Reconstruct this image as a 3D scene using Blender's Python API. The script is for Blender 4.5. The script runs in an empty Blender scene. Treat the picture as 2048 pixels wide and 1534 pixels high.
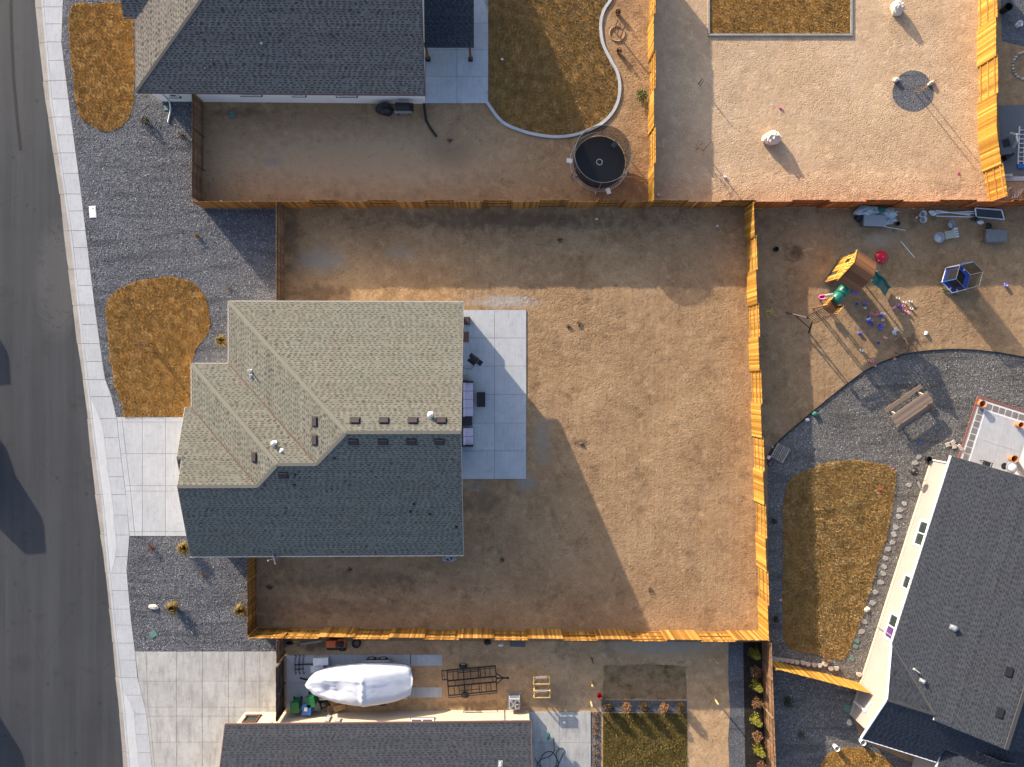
import bpy, bmesh, math, random
import numpy as np
from mathutils import Vector, Matrix

random.seed(7)
RNG = np.random.default_rng(7)
sc = bpy.context.scene
COL = sc.collection

# ---------------------------------------------------------------- camera, sky, sun, exposure
FPX, CX, CY, CAM_H = 1365.0, 1024.0, 767.0, 48.46
NAD = (995.0, 760.0)                       # where the plumb line under the drone meets the picture
_d = Vector((NAD[0] - CX, CY - NAD[1], -FPX)).normalized()
ROT = _d.rotation_difference(Vector((0, 0, -1))).to_matrix()
cam_data = bpy.data.cameras.new("camera")
cam = bpy.data.objects.new("camera", cam_data)
COL.objects.link(cam)
cam_data.sensor_width = 36.0
cam_data.lens = 36.0 * FPX / 2048.0
cam_data.clip_start = 0.5
cam_data.clip_end = 3000.0
cam.matrix_world = Matrix.Translation((0, 0, CAM_H)) @ ROT.to_4x4()
sc.camera = cam

SUN_EL = math.radians(14.0)
SUN_XY = Vector((-0.63, 0.777)).normalized()      # horizontal direction towards the sun
world = bpy.data.worlds.new("World")
sc.world = world
world.use_nodes = True
wn = world.node_tree
for n in list(wn.nodes):
    wn.nodes.remove(n)
sky = wn.nodes.new("ShaderNodeTexSky")
sky.sky_type = 'NISHITA'
sky.sun_disc = False
sky.sun_elevation = SUN_EL
sky.sun_rotation = math.atan2(SUN_XY.x, SUN_XY.y)
sky.altitude = 1400
sky.air_density = 0.7
sky.dust_density = 5.0
sky.ozone_density = 0.3
bg = wn.nodes.new("ShaderNodeBackground")
bg.inputs['Strength'].default_value = 0.15
wo = wn.nodes.new("ShaderNodeOutputWorld")
wn.links.new(sky.outputs[0], bg.inputs[0])
wn.links.new(bg.outputs[0], wo.inputs[0])
sun_data = bpy.data.lights.new("sun", 'SUN')
sun_data.energy = 4.0
sun_data.angle = math.radians(0.5)
sun_data.color = (1.0, 0.86, 0.68)
sun = bpy.data.objects.new("sun", sun_data)
COL.objects.link(sun)
to_sun = Vector((SUN_XY.x * math.cos(SUN_EL), SUN_XY.y * math.cos(SUN_EL), math.sin(SUN_EL)))
sun.rotation_euler = to_sun.to_track_quat('Z', 'Y').to_euler()
sun.location = to_sun * 200
sc.view_settings.view_transform = 'Standard'
sc.view_settings.look = 'None'
sc.view_settings.gamma = 1
sc.view_settings.use_curve_mapping = False
sc.view_settings.exposure = 1.3

# ---------------------------------------------------------------- helpers
PXM = CAM_H / FPX                                  # metres per photo pixel on the ground
def P(px, py, z=0.0):
    """world point at height z seen at photo pixel px, py"""
    r = ROT @ Vector((px - CX, CY - py, -FPX))
    t = (CAM_H - z) / (-r.z)
    return Vector((r.x * t, r.y * t, z))
def P2(px, py, z=0.0):
    p = P(px, py, z)
    return (p.x, p.y)
def poly(pts, z=0.0):
    return [P2(a, b, z) for a, b in pts]
def iang(dx, dy):
    """world heading of a picture direction"""
    return math.atan2(-dy, dx)

def tag(o, label=None, cat=None, group=None, kind=None):
    if label: o['label'] = label
    if cat: o['category'] = cat
    if group: o['group'] = group
    if kind: o['kind'] = kind
    return o
def thing(name, label, cat, loc, rot=0.0, group=None):
    o = bpy.data.objects.new(name, None)
    o.empty_display_size = 0.2
    COL.objects.link(o)
    o.location = loc
    o.rotation_euler = (0, 0, rot)
    return tag(o, label, cat, group)
def T(name, label, cat, px, py, seen=0.0, rot=0.0, group=None, z=0.0):
    p = P(px, py, seen)
    return thing(name, label, cat, (p.x, p.y, z), rot, group)

def link_mesh(name, me, mat, parent=None):
    if mat is not None and len(me.materials) == 0:
        me.materials.append(mat)
    o = bpy.data.objects.new(name, me)
    COL.objects.link(o)
    if parent is not None:
        o.parent = parent
    return o
def inst(name, me, parent, loc, rot=(0, 0, 0), scale=(1, 1, 1)):
    o = bpy.data.objects.new(name, me)
    COL.objects.link(o)
    o.parent = parent
    o.location = loc
    o.rotation_euler = rot
    o.scale = scale
    return o
def dup(o, loc=None, rot=None, label=None, parent=None):
    c = o.copy()
    COL.objects.link(c)
    if parent is not None: c.parent = parent
    if loc is not None: c.location = loc
    if rot is not None: c.rotation_euler = (0, 0, rot)
    if label: c['label'] = label
    for ch in list(o.children):
        dup(ch, parent=c)
    return c

class MB:
    """collects shapes into one mesh"""
    def __init__(self, off=(0, 0, 0)):
        self.v, self.f, self.t, self.off = [], [], [], Vector(off)
    def add(self, vs, fs, tone=0.5):
        b = len(self.v)
        self.v += [(Vector(p) - self.off)[:] for p in vs]
        for f in fs:
            self.f.append([b + i for i in f]); self.t.append(tone)
        return self
    def box(self, c, s, rz=0.0, rx=0.0, ry=0.0, tone=0.5, taper=1.0):
        m = Matrix.Rotation(rz, 3, 'Z') @ Matrix.Rotation(ry, 3, 'Y') @ Matrix.Rotation(rx, 3, 'X')
        hx, hy, hz = s[0] / 2, s[1] / 2, s[2] / 2
        vs = []
        for z in (-hz, hz):
            k = taper if z > 0 else 1.0
            for x, y in ((-hx, -hy), (hx, -hy), (hx, hy), (-hx, hy)):
                vs.append(m @ Vector((x * k, y * k, z)) + Vector(c))
        return self.add(vs, [(3, 2, 1, 0), (4, 5, 6, 7), (0, 1, 5, 4), (1, 2, 6, 5), (2, 3, 7, 6), (3, 0, 4, 7)], tone)
    def bar(self, a, b, w, h=None, tone=0.5):
        """rectangular bar from a to b"""
        h = w if h is None else h
        a, b = Vector(a), Vector(b)
        d = (b - a).normalized()
        up = Vector((0, 0, 1)) if abs(d.z) < 0.95 else Vector((1, 0, 0))
        s = d.cross(up).normalized(); u = s.cross(d)
        vs = []
        for p in (a, b):
            for i, j in ((-1, -1), (1, -1), (1, 1), (-1, 1)):
                vs.append(p + s * (i * w / 2) + u * (j * h / 2))
        return self.add(vs, [(0, 1, 2, 3), (7, 6, 5, 4), (0, 4, 5, 1), (1, 5, 6, 2), (2, 6, 7, 3), (3, 7, 4, 0)], tone)
    def tube(self, pts, r, n=8, tone=0.5, closed=False):
        pts = [Vector(p) for p in pts]
        rs = r if isinstance(r, (list, tuple)) else [r] * len(pts)
        m = len(pts); vs = []
        ref = Vector((0, 0, 1))
        for i, p in enumerate(pts):
            if closed: d = pts[(i + 1) % m] - pts[i - 1]
            else: d = pts[min(i + 1, m - 1)] - pts[max(i - 1, 0)]
            d = d.normalized() if d.length > 1e-9 else Vector((0, 0, 1))
            if abs(d.dot(ref)) > 0.97: s = d.cross(Vector((1, 0, 0))).normalized()
            else: s = d.cross(ref).normalized()
            u = s.cross(d)
            for k in range(n):
                a = 2 * math.pi * k / n
                vs.append(p + (s * math.cos(a) + u * math.sin(a)) * rs[i])
        fs = []
        for i in range(m if closed else m - 1):
            j = (i + 1) % m
            for k in range(n):
                l = (k + 1) % n
                fs.append((i * n + k, i * n + l, j * n + l, j * n + k))
        if not closed:
            fs.append(tuple(range(n - 1, -1, -1))); fs.append(tuple(range((m - 1) * n, m * n)))
        return self.add(vs, fs, tone)
    def lathe(self, c, prof, n=20, sx=1.0, sy=1.0, tone=0.5, cap0=True, cap1=True):
        c = Vector(c); vs = []
        for r, z in prof:
            for k in range(n):
                a = 2 * math.pi * k / n
                vs.append(c + Vector((r * math.cos(a) * sx, r * math.sin(a) * sy, z)))
        fs = []
        for i in range(len(prof) - 1):
            for k in range(n):
                l = (k + 1) % n
                fs.append((i * n + k, i * n + l, (i + 1) * n + l, (i + 1) * n + k))
        if cap0: fs.append(tuple(range(n - 1, -1, -1)))
        if cap1: fs.append(tuple(range((len(prof) - 1) * n, len(prof) * n)))
        return self.add(vs, fs, tone)
    def prism(self, pl, z0, z1, tone=0.5):
        """polygon (x, y) raised from z0 to z1"""
        n = len(pl)
        a = sum(pl[i][0] * pl[(i + 1) % n][1] - pl[(i + 1) % n][0] * pl[i][1] for i in range(n))
        if a < 0: pl = pl[::-1]
        vs = [(x, y, z0) for x, y in pl] + [(x, y, z1) for x, y in pl]
        fs = [tuple(range(n - 1, -1, -1)), tuple(range(n, 2 * n))]
        for i in range(n):
            j = (i + 1) % n
            fs.append((i, j, n + j, n + i))
        return self.add(vs, fs, tone)
    def wheel(self, c, r, w, axis, n=16, inner=0.0, tone=0.5):
        """ring or disc of radius r and width w about a horizontal or any axis"""
        ax = Vector(axis).normalized(); c = Vector(c)
        s = ax.cross(Vector((0, 0, 1)) if abs(ax.z) < 0.9 else Vector((1, 0, 0))).normalized(); u = ax.cross(s)
        if inner <= 0:
            prof = [(r * 0.9, -w / 2), (r, -w * 0.3), (r, w * 0.3), (r * 0.9, w / 2)]
            close = False
        else:
            prof = [(inner, -w / 2), (r * 0.92, -w / 2), (r, -w * 0.25), (r, w * 0.25), (r * 0.92, w / 2), (inner, w / 2)]
            close = True
        vs = []
        for q, h in prof:
            for k in range(n):
                a = 2 * math.pi * k / n
                vs.append(c + (s * math.cos(a) + u * math.sin(a)) * q + ax * h)
        fs = []; m = len(prof)
        for i in range(m if close else m - 1):
            j = (i + 1) % m
            for k in range(n):
                l = (k + 1) % n
                fs.append((i * n + k, i * n + l, j * n + l, j * n + k))
        if not close:
            fs.append(tuple(range(n - 1, -1, -1))); fs.append(tuple(range((m - 1) * n, m * n)))
        return self.add(vs, fs, tone)
    def blob(self, c, r, nz=6, n=9, jit=0.2, seed=1, flat=0.0, tone=0.5):
        rn = random.Random(seed); vs = []; c = Vector(c)
        rx, ry, rz = r
        for i in range(nz + 1):
            th = math.pi * i / nz
            for k in range(n):
                a = 2 * math.pi * k / n + i * 0.35
                q = 1 + rn.uniform(-jit, jit) if 0 < i < nz else 1
                z = math.cos(th) * q
                vs.append(c + Vector((math.sin(th) * math.cos(a) * rx * q, math.sin(th) * math.sin(a) * ry * q, max(z, -1 + flat) * rz)))
        fs = []
        for i in range(nz):
            for k in range(n):
                l = (k + 1) % n
                fs.append((i * n + k, (i + 1) * n + k, (i + 1) * n + l, i * n + l))
        return self.add(vs, fs, tone)
    def mesh(self, name, mat, smooth=False):
        me = bpy.data.meshes.new(name)
        me.from_pydata(self.v, [], self.f)
        if mat is not None: me.materials.append(mat)
        at = me.attributes.new("tone", 'FLOAT', 'FACE')
        at.data.foreach_set("value", np.array(self.t, dtype=np.float32))
        if smooth:
            me.shade_smooth()
        me.validate()
        return me
    def build(self, name, mat, parent=None, smooth=False, label=None, bevel=0.0):
        o = link_mesh(name, self.mesh(name, mat, smooth), None, parent)
        if label: o['label'] = label
        if bevel > 0:
            b = o.modifiers.new("bevel", 'BEVEL'); b.width = bevel; b.segments = 2; b.limit_method = 'ANGLE'
        return o
    def top(self, name, mat, label, cat, group=None, smooth=False, kind=None):
        o = self.build(name, mat, None, smooth)
        return tag(o, label, cat, group, kind)

def np_mesh(name, verts, faces, mat, tone, parent=None, nper=3):
    """one mesh from numpy arrays: faces (F, nper), tone per face"""
    me = bpy.data.meshes.new(name)
    V, F = len(verts), len(faces)
    me.vertices.add(V); me.vertices.foreach_set("co", np.asarray(verts, dtype=np.float32).ravel())
    me.loops.add(F * nper); me.loops.foreach_set("vertex_index", np.asarray(faces, dtype=np.int32).ravel())
    me.polygons.add(F)
    me.polygons.foreach_set("loop_start", np.arange(0, F * nper, nper, dtype=np.int32))
    me.update(calc_edges=True)
    at = me.attributes.new("tone", 'FLOAT', 'FACE')
    at.data.foreach_set("value", np.asarray(tone, dtype=np.float32))
    return link_mesh(name, me, mat, parent)

def inside(pts, pl):
    x, y = pts[:, 0], pts[:, 1]
    r = np.zeros(len(pts), bool); n = len(pl)
    for i in range(n):
        x0, y0 = pl[i]; x1, y1 = pl[(i + 1) % n]
        c = (y0 > y) != (y1 > y)
        if y1 != y0:
            r ^= c & (x < (x1 - x0) * (y - y0) / (y1 - y0) + x0)
    return r
def area(pl):
    n = len(pl)
    return abs(sum(pl[i][0] * pl[(i + 1) % n][1] - pl[(i + 1) % n][0] * pl[i][1] for i in range(n))) / 2
def scatter(pl, dens, holes=()):
    a = np.array(pl); lo, hi = a.min(0), a.max(0)
    n = int(dens * (hi[0] - lo[0]) * (hi[1] - lo[1]))
    p = RNG.random((n, 2)) * (hi - lo) + lo
    k = inside(p, pl)
    for h in holes:
        k &= ~inside(p, h)
    return p[k]
def smooth_poly(pts, n=4):
    """closed Catmull-Rom through pts"""
    m = len(pts); out = []
    for i in range(m):
        p0, p1, p2, p3 = [np.array(pts[(i + k - 1) % m], float) for k in range(4)]
        for j in range(n):
            t = j / n
            out.append(tuple(0.5 * (2 * p1 + (p2 - p0) * t + (2 * p0 - 5 * p1 + 4 * p2 - p3) * t * t + (3 * p1 - p0 - 3 * p2 + p3) * t ** 3)))
    return out
def smooth_line(pts, n=5):
    m = len(pts); out = []
    for i in range(m - 1):
        p0, p1, p2, p3 = [np.array(pts[min(max(i + k - 1, 0), m - 1)], float) for k in range(4)]
        for j in range(n):
            t = j / n
            out.append(tuple(0.5 * (2 * p1 + (p2 - p0) * t + (2 * p0 - 5 * p1 + 4 * p2 - p3) * t * t + (3 * p1 - p0 - 3 * p2 + p3) * t ** 3)))
    out.append(tuple(pts[-1]))
    return out

# ---------------------------------------------------------------- materials
class Mat:
    def __init__(self, name, rough=0.9, spec=0.3, metal=0.0):
        self.m = bpy.data.materials.new(name); self.m.use_nodes = True
        self.t = self.m.node_tree
        self.b = self.t.nodes["Principled BSDF"]
        self.b.inputs['Roughness'].default_value = rough
        self.b.inputs['Specular IOR Level'].default_value = spec
        self.b.inputs['Metallic'].default_value = metal
        self._pos = None
    def node(self, ty, **kw):
        n = self.t.nodes.new(ty)
        for k, v in kw.items(): setattr(n, k, v)
        return n
    def put(self, sock, v):
        if isinstance(v, bpy.types.NodeSocket): self.t.links.new(v, sock)
        elif isinstance(v, (tuple, list)) and len(v) == 3 and sock.type == 'RGBA': sock.default_value = (*v, 1)
        else: sock.default_value = v
    def pos(self):
        if self._pos is None: self._pos = self.node("ShaderNodeNewGeometry").outputs['Position']
        return self._pos
    def obj(self): return self.node("ShaderNodeTexCoord").outputs['Object']
    def rand(self): return self.node("ShaderNodeObjectInfo").outputs['Random']
    def attr(self, n="tone"): return self.node("ShaderNodeAttribute", attribute_name=n).outputs['Fac']
    def mapping(self, vec, scale=(1, 1, 1), rot=0.0):
        n = self.node("ShaderNodeMapping"); self.put(n.inputs['Vector'], vec)
        n.inputs['Scale'].default_value = scale; n.inputs['Rotation'].default_value = (0, 0, rot)
        return n.outputs[0]
    def noise(self, scale, detail=4, rough=0.6, vec=None, dist=0.0):
        n = self.node("ShaderNodeTexNoise"); self.put(n.inputs['Vector'], vec if vec is not None else self.pos())
        n.inputs['Scale'].default_value = scale; n.inputs['Detail'].default_value = detail
        n.inputs['Roughness'].default_value = rough; n.inputs['Distortion'].default_value = dist
        return n.outputs['Fac']
    def vor(self, scale, vec=None, feature='F1', out='Distance', rnd=1.0):
        n = self.node("ShaderNodeTexVoronoi", feature=feature); self.put(n.inputs['Vector'], vec if vec is not None else self.pos())
        n.inputs['Scale'].default_value = scale; n.inputs['Randomness'].default_value = rnd
        return n.outputs[out]
    def ramp(self, fac, stops):
        n = self.node("ShaderNodeValToRGB"); self.put(n.inputs[0], fac); e = n.color_ramp.elements
        while len(e) < len(stops): e.new(0.5)
        for i, (p, c) in enumerate(stops):
            e[i].position = p; e[i].color = (*c, 1) if isinstance(c, (tuple, list)) else (c, c, c, 1)
        return n.outputs[0]
    def mix(self, fac, a, b, blend='MIX'):
        n = self.node("ShaderNodeMix", data_type='RGBA', blend_type=blend); self.put(n.inputs[0], fac)
        self.put(n.inputs[6], a); self.put(n.inputs[7], b)
        return n.outputs[2]
    def math(self, op, a, b=0.0, clamp=False):
        n = self.node("ShaderNodeMath", operation=op, use_clamp=clamp); self.put(n.inputs[0], a); self.put(n.inputs[1], b)
        return n.outputs[0]
    def mr(self, v, a, b, c=0.0, d=1.0):
        n = self.node("ShaderNodeMapRange"); self.put(n.inputs[0], v)
        for i, q in enumerate((a, b, c, d)): n.inputs[i + 1].default_value = q
        return n.outputs[0]
    def bump(self, h, strength=0.5, dist=0.05, normal=None):
        n = self.node("ShaderNodeBump"); self.put(n.inputs['Height'], h)
        n.inputs['Strength'].default_value = strength; n.inputs['Distance'].default_value = dist
        if normal is not None: self.put(n.inputs['Normal'], normal)
        return n.outputs[0]
    def blotch(self, col, px, py, rx, ry, c, amt=0.8, nz=None):
        """irregular stain of colour c around a ground pixel"""
        q = P(px, py)
        v = self.node("ShaderNodeVectorMath", operation='SUBTRACT'); self.put(v.inputs[0], self.pos()); v.inputs[1].default_value = (q.x, q.y, 0)
        w = self.node("ShaderNodeVectorMath", operation='MULTIPLY'); self.put(w.inputs[0], v.outputs[0]); w.inputs[1].default_value = (1 / (rx * PXM), 1 / (ry * PXM), 0)
        l = self.node("ShaderNodeVectorMath", operation='LENGTH'); self.put(l.inputs[0], w.outputs[0])
        d = self.math('ADD', l.outputs['Value'], self.math('MULTIPLY', self.math('SUBTRACT', nz if nz is not None else self.noise(1.2, 6, 0.7), 0.5), 2.2))
        return self.mix(self.mr(d, 1.1, 0.35, 0, amt), col, c)
    def mask(self, px, py, rx, ry, nz):
        q = P(px, py)
        v = self.node("ShaderNodeVectorMath", operation='SUBTRACT'); self.put(v.inputs[0], self.pos()); v.inputs[1].default_value = (q.x, q.y, 0)
        w = self.node("ShaderNodeVectorMath", operation='MULTIPLY'); self.put(w.inputs[0], v.outputs[0]); w.inputs[1].default_value = (1 / (rx * PXM), 1 / (ry * PXM), 0)
        l = self.node("ShaderNodeVectorMath", operation='LENGTH'); self.put(l.inputs[0], w.outputs[0])
        return self.mr(self.math('ADD', l.outputs['Value'], self.math('MULTIPLY', self.math('SUBTRACT', nz, 0.5), 1.5)), 1.2, 0.4, 0, 1)
    def done(self, color, normal=None, rough=None):
        self.put(self.b.inputs['Base Color'], color)
        if normal is not None: self.put(self.b.inputs['Normal'], normal)
        if rough is not None: self.put(self.b.inputs['Roughness'], rough)
        return self.m

_plain = {}
def plain(name, c, rough=0.55, metal=0.0, spec=0.4, var=0.12):
    if name in _plain: return _plain[name]
    m = Mat(name, rough, spec, metal)
    n = m.noise(7, 5, 0.7, m.obj())
    col = m.mix(m.mr(n, 0.3, 0.7, 0, 1), tuple(x * (1 - var) for x in c), tuple(min(1, x * (1 + var)) for x in c))
    col = m.mix(m.mr(m.noise(45, 3, 0.6, m.obj()), 0.55, 0.8, 0, 0.25), col, (0.16, 0.13, 0.10))
    _plain[name] = m.done(col, m.bump(n, 0.08, 0.02), m.mr(n, 0.3, 0.7, rough * 0.8, min(1, rough * 1.15)))
    return _plain[name]
def toned(name, stops, rough=0.9, spec=0.2):
    """colour picked per face from its tone, plus fine grain"""
    m = Mat(name, rough, spec)
    c = m.ramp(m.attr(), stops)
    if 'gravel' in name:
        c = m.mix(m.mr(m.noise(1.0, 4, 0.55, m.mapping(m.pos(), (0.22, 1.5, 1)), dist=0.5), 0.50, 0.66, 0, 0.55), c, stops[0][1])
    return m.done(m.mix(m.mr(m.noise(30, 3, 0.6), 0.3, 0.7, 0, 0.35), c, m.mix(0.5, c, (0.02, 0.02, 0.02))))

def make_dirt(name, c_lo, c_mid, c_hi, lump=1.0, foot=0.5, blotches=(), fine=1.0, fs=4.6, sa=1.0, rough_at=()):
    m = Mat(name, 0.97, 0.1)
    n1 = m.noise(0.22, 5, 0.62); n2 = m.noise(1.7, 6, 0.65); n3 = m.noise(9, 5, 0.7); n4 = m.noise(46, 3, 0.6)
    col = m.ramp(m.math('ADD', m.math('MULTIPLY', n1, 0.55), m.math('MULTIPLY', n2, 0.45)), [(0.36, c_lo), (0.5, c_mid), (0.64, c_hi)])
    col = m.mix(m.mr(n3, 0.5, 0.72, 0, 0.4), col, tuple(x * 0.55 for x in c_lo))
    col = m.mix(m.mr(n4, 0.52, 0.7, 0, 0.35), col, tuple(min(1, x * 1.25) for x in c_hi))
    st = m.noise(0.55, 10, 0.78); sp = m.noise(4.5, 8, 0.75)
    col = m.mix(m.mr(st, 0.52, 0.64, 0, 0.62 * sa), col, tuple(x * 0.60 for x in c_lo))
    col = m.mix(m.mr(sp, 0.57, 0.68, 0, 0.75 * sa), col, tuple(x * 0.42 for x in c_lo))
    col = m.mix(m.mr(m.noise(1.1, 9, 0.75, m.mapping(m.pos(), (1, 1, 1), 1.0)), 0.53, 0.64, 0, 0.6), col, tuple(min(1, x * 1.18) for x in c_hi))
    for bx in blotches:
        col = m.blotch(col, *bx[:6], *(bx[6:] or ()), nz=n2)
    specks = m.mr(m.vor(2.3), 0.05, 0.02, 0, 0.75)
    col = m.mix(specks, col, (0.05, 0.035, 0.025))
    pits = m.mr(m.vor(3.1, m.mapping(m.pos(), (1, 1, 1), 0.4), 'SMOOTH_F1'), 0.05, 0.42, 0, 1)
    rough = m.mr(m.noise(0.16, 3, 0.55, m.mapping(m.pos(), (1.3, 0.8, 1))), 0.40, 0.62, 0.45, 1.5)
    for rr in rough_at: rough = m.math('ADD', rough, m.math('MULTIPLY', m.mask(*rr, n2), 1.6))
    prints = m.mr(m.vor(fs, m.mapping(m.pos(), (1, 1.25, 1), 0.6), 'SMOOTH_F1'), 0.06, 0.36, 0, 1)
    h = m.math('ADD', m.math('MULTIPLY', m.noise(2.6, 4, 0.6), 0.5 * lump), m.math('MULTIPLY', pits, 0.22 * foot))
    hf = m.math('ADD', m.math('MULTIPLY', m.noise(8.5, 6, 0.72), 0.55 * fine), m.math('MULTIPLY', prints, 0.34 * foot))
    h = m.math('ADD', h, m.math('MULTIPLY', hf, rough))
    ruts = m.noise(1.0, 3, 0.5, m.mapping(m.pos(), (3.2, 0.10, 1), 0.05))
    h = m.math('ADD', h, m.math('MULTIPLY', ruts, 0.35 * lump))
    return m.done(col, m.bump(h, 0.6, 0.10))

GRAYP = (0.27, 0.245, 0.21)
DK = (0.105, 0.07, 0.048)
MAT = {}
MAT['dirt'] = make_dirt("dirt", rough_at=((1130, 655, 90, 75), (780, 590, 160, 16), (1270, 200, 40, 150), (1850, 640, 120, 40)), c_lo=(0.246, 0.149, 0.080), c_mid=(0.332, 0.211, 0.115), c_hi=(0.400, 0.268, 0.152), blotches=[
    (720, 320, 360, 90, (0.48, 0.325, 0.195), 0.9), (640, 520, 62, 30, GRAYP), (800, 505, 40, 16, GRAYP, 0.5), (1010, 603, 75, 15, (0.38, 0.35, 0.31), 0.85), (1050, 965, 25, 22, GRAYP, 0.7),
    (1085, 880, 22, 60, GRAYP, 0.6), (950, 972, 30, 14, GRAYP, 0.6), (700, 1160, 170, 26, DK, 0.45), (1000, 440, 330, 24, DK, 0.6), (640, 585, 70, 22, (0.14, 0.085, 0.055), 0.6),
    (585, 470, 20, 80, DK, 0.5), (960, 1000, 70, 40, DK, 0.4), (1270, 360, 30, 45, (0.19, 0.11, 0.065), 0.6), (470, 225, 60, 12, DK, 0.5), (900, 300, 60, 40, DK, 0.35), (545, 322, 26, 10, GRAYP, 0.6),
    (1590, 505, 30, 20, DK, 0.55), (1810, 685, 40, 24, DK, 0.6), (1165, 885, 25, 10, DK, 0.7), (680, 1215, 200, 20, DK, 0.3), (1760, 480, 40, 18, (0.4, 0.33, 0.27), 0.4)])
MAT['dirt_south'] = make_dirt("dirt_south", (0.35, 0.215, 0.115), (0.46, 0.30, 0.165), (0.54, 0.37, 0.215), lump=0.7, foot=0.3, blotches=[
    (640, 1290, 60, 12, DK, 0.8), (1330, 1290, 130, 22, (0.38, 0.33, 0.26), 0.8), (950, 1410, 120, 10, DK, 0.5), (1010, 1318, 90, 10, (0.3, 0.22, 0.14), 0.6), (1120, 1385, 60, 26, (0.28, 0.19, 0.12), 0.6)])
MAT['sand'] = make_dirt("sand",  (0.42, 0.285, 0.175), (0.50, 0.35, 0.22), (0.58, 0.42, 0.275), lump=0.4, foot=0.75, fine=1.35, fs=7.5, sa=0.35, rough_at=((1640, 372, 330, 26),), blotches=[
    (1900, 370, 45, 18, (0.33, 0.24, 0.16), 0.6)])

def make_asphalt():
    m = Mat("asphalt", 0.85, 0.3)
    n1 = m.noise(0.12, 4, 0.6); st = m.noise(1.1, 5, 0.7, m.mapping(m.pos(), (1.0, 0.03, 1), 0.12)); g = m.noise(60, 2, 0.6)
    c = m.ramp(n1, [(0.35, (0.031, 0.034, 0.039)), (0.65, (0.043, 0.046, 0.052))])
    c = m.mix(m.mr(st, 0.40, 0.62, 0, 0.7), c, (0.058, 0.062, 0.069))
    c = m.mix(m.mr(m.noise(2.2, 6, 0.75), 0.62, 0.75, 0, 0.4), c, (0.035, 0.034, 0.035))
    c = m.mix(m.mr(g, 0.5, 0.75, 0, 0.5), c, (0.10, 0.10, 0.10))
    dust = m.mr(m.noise(3.0, 6, 0.75, dist=1.2), 0.55, 0.7, 0, 1)
    c = m.blotch(c, 112, 560, 22, 60, (0.10, 0.098, 0.096), 0.5, nz=dust)
    c = m.blotch(c, 40, 1330, 26, 20, (0.03, 0.03, 0.03), 0.45, nz=m.noise(2.5, 6, 0.75))
    c = m.mix(m.mr(m.vor(0.55, m.mapping(m.pos(), (1, 1, 1), .3)), 0.10, 0.04, 0, 0.6), c, (0.02, 0.02, 0.021))
    c = m.mix(m.mr(m.noise(0.4, 8, 0.75), 0.56, 0.66, 0, 0.45), c, (0.028, 0.03, 0.033))
    crack = m.mr(m.vor(0.33, m.mapping(m.pos(), (1, 0.25, 1), 0.12), 'DISTANCE_TO_EDGE'), 0.004, 0.0, 0, 0.55)
    c = m.mix(crack, c, (0.025, 0.025, 0.026))
    return m.done(c, m.bump(g, 0.35, 0.012))
MAT['asphalt'] = make_asphalt()
def make_concrete(name, a, b, stain=0.3, sc_=1.0):
    m = Mat(name, 0.85, 0.25)
    n1 = m.noise(0.7 * sc_, 6, 0.65); n2 = m.noise(3.2, 5, 0.7, dist=0.4); g = m.noise(70, 2, 0.5)
    br = m.noise(1.0, 4, 0.6, m.mapping(m.pos(), (9.0, 0.7, 1)))
    c = m.ramp(n1, [(0.34, a), (0.66, b)])
    c = m.mix(m.mr(m.rand(), 0, 1, 0, 0.30), c, tuple(x * 0.80 for x in a))
    c = m.mix(m.mr(n2, 0.52, 0.72, 0, stain), c, tuple(x * 0.55 for x in a))
    c = m.mix(m.mr(br, 0.42, 0.7, 0, 0.35), c, tuple(min(1, x * 1.15) for x in b))
    c = m.mix(m.mr(m.vor(1.7), 0.035, 0.012, 0, 0.5), c, (0.08, 0.075, 0.07))
    return m.done(c, m.bump(m.math('ADD', g, n2), 0.15, 0.01))
MAT['concrete'] = make_concrete("concrete", (0.40, 0.415, 0.435), (0.485, 0.50, 0.52), 0.4)
MAT['concrete_light'] = make_concrete("concrete_light", (0.50, 0.51, 0.52), (0.57, 0.58, 0.59), 0.25)
MAT['concrete_drive'] = make_concrete("concrete_drive", (0.38, 0.38, 0.38), (0.48, 0.48, 0.48), 0.5, 0.6)
def stain_drive():
    m = MAT['concrete_patio']; t = m.node_tree
    b = t.nodes['Principled BSDF']; src = b.inputs['Base Color'].links[0].from_socket
    geo = t.nodes.new("ShaderNodeNewGeometry"); mp = t.nodes.new("ShaderNodeMapping"); mp.inputs['Scale'].default_value = (2.2, .55, 1)
    nz = t.nodes.new("ShaderNodeTexNoise"); nz.inputs['Scale'].default_value = 1.0; nz.inputs['Detail'].default_value = 6; nz.inputs['Roughness'].default_value = .65
    mr = t.nodes.new("ShaderNodeMapRange"); mr.inputs[1].default_value = .47; mr.inputs[2].default_value = .68; mr.inputs[4].default_value = .62
    mx = t.nodes.new("ShaderNodeMix"); mx.data_type = 'RGBA'; mx.inputs[7].default_value = (.235, .228, .222, 1)
    t.links.new(geo.outputs['Position'], mp.inputs[0]); t.links.new(mp.outputs[0], nz.inputs['Vector']); t.links.new(nz.outputs['Fac'], mr.inputs[0])
    t.links.new(mr.outputs[0], mx.inputs[0]); t.links.new(src, mx.inputs[6]); t.links.new(mx.outputs[2], b.inputs['Base Color'])
MAT['concrete_old'] = make_concrete("concrete_old", (0.30, 0.275, 0.245), (0.40, 0.37, 0.33), 0.5)
MAT['concrete_patio'] = make_concrete("concrete_patio", (0.36, 0.355, 0.345), (0.49, 0.485, 0.47), 0.5, 0.7)
stain_drive()
MAT['joint'] = plain("dark_joint", (0.17, 0.165, 0.16), 0.95)  # dark grey base showing in the paving joints

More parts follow.
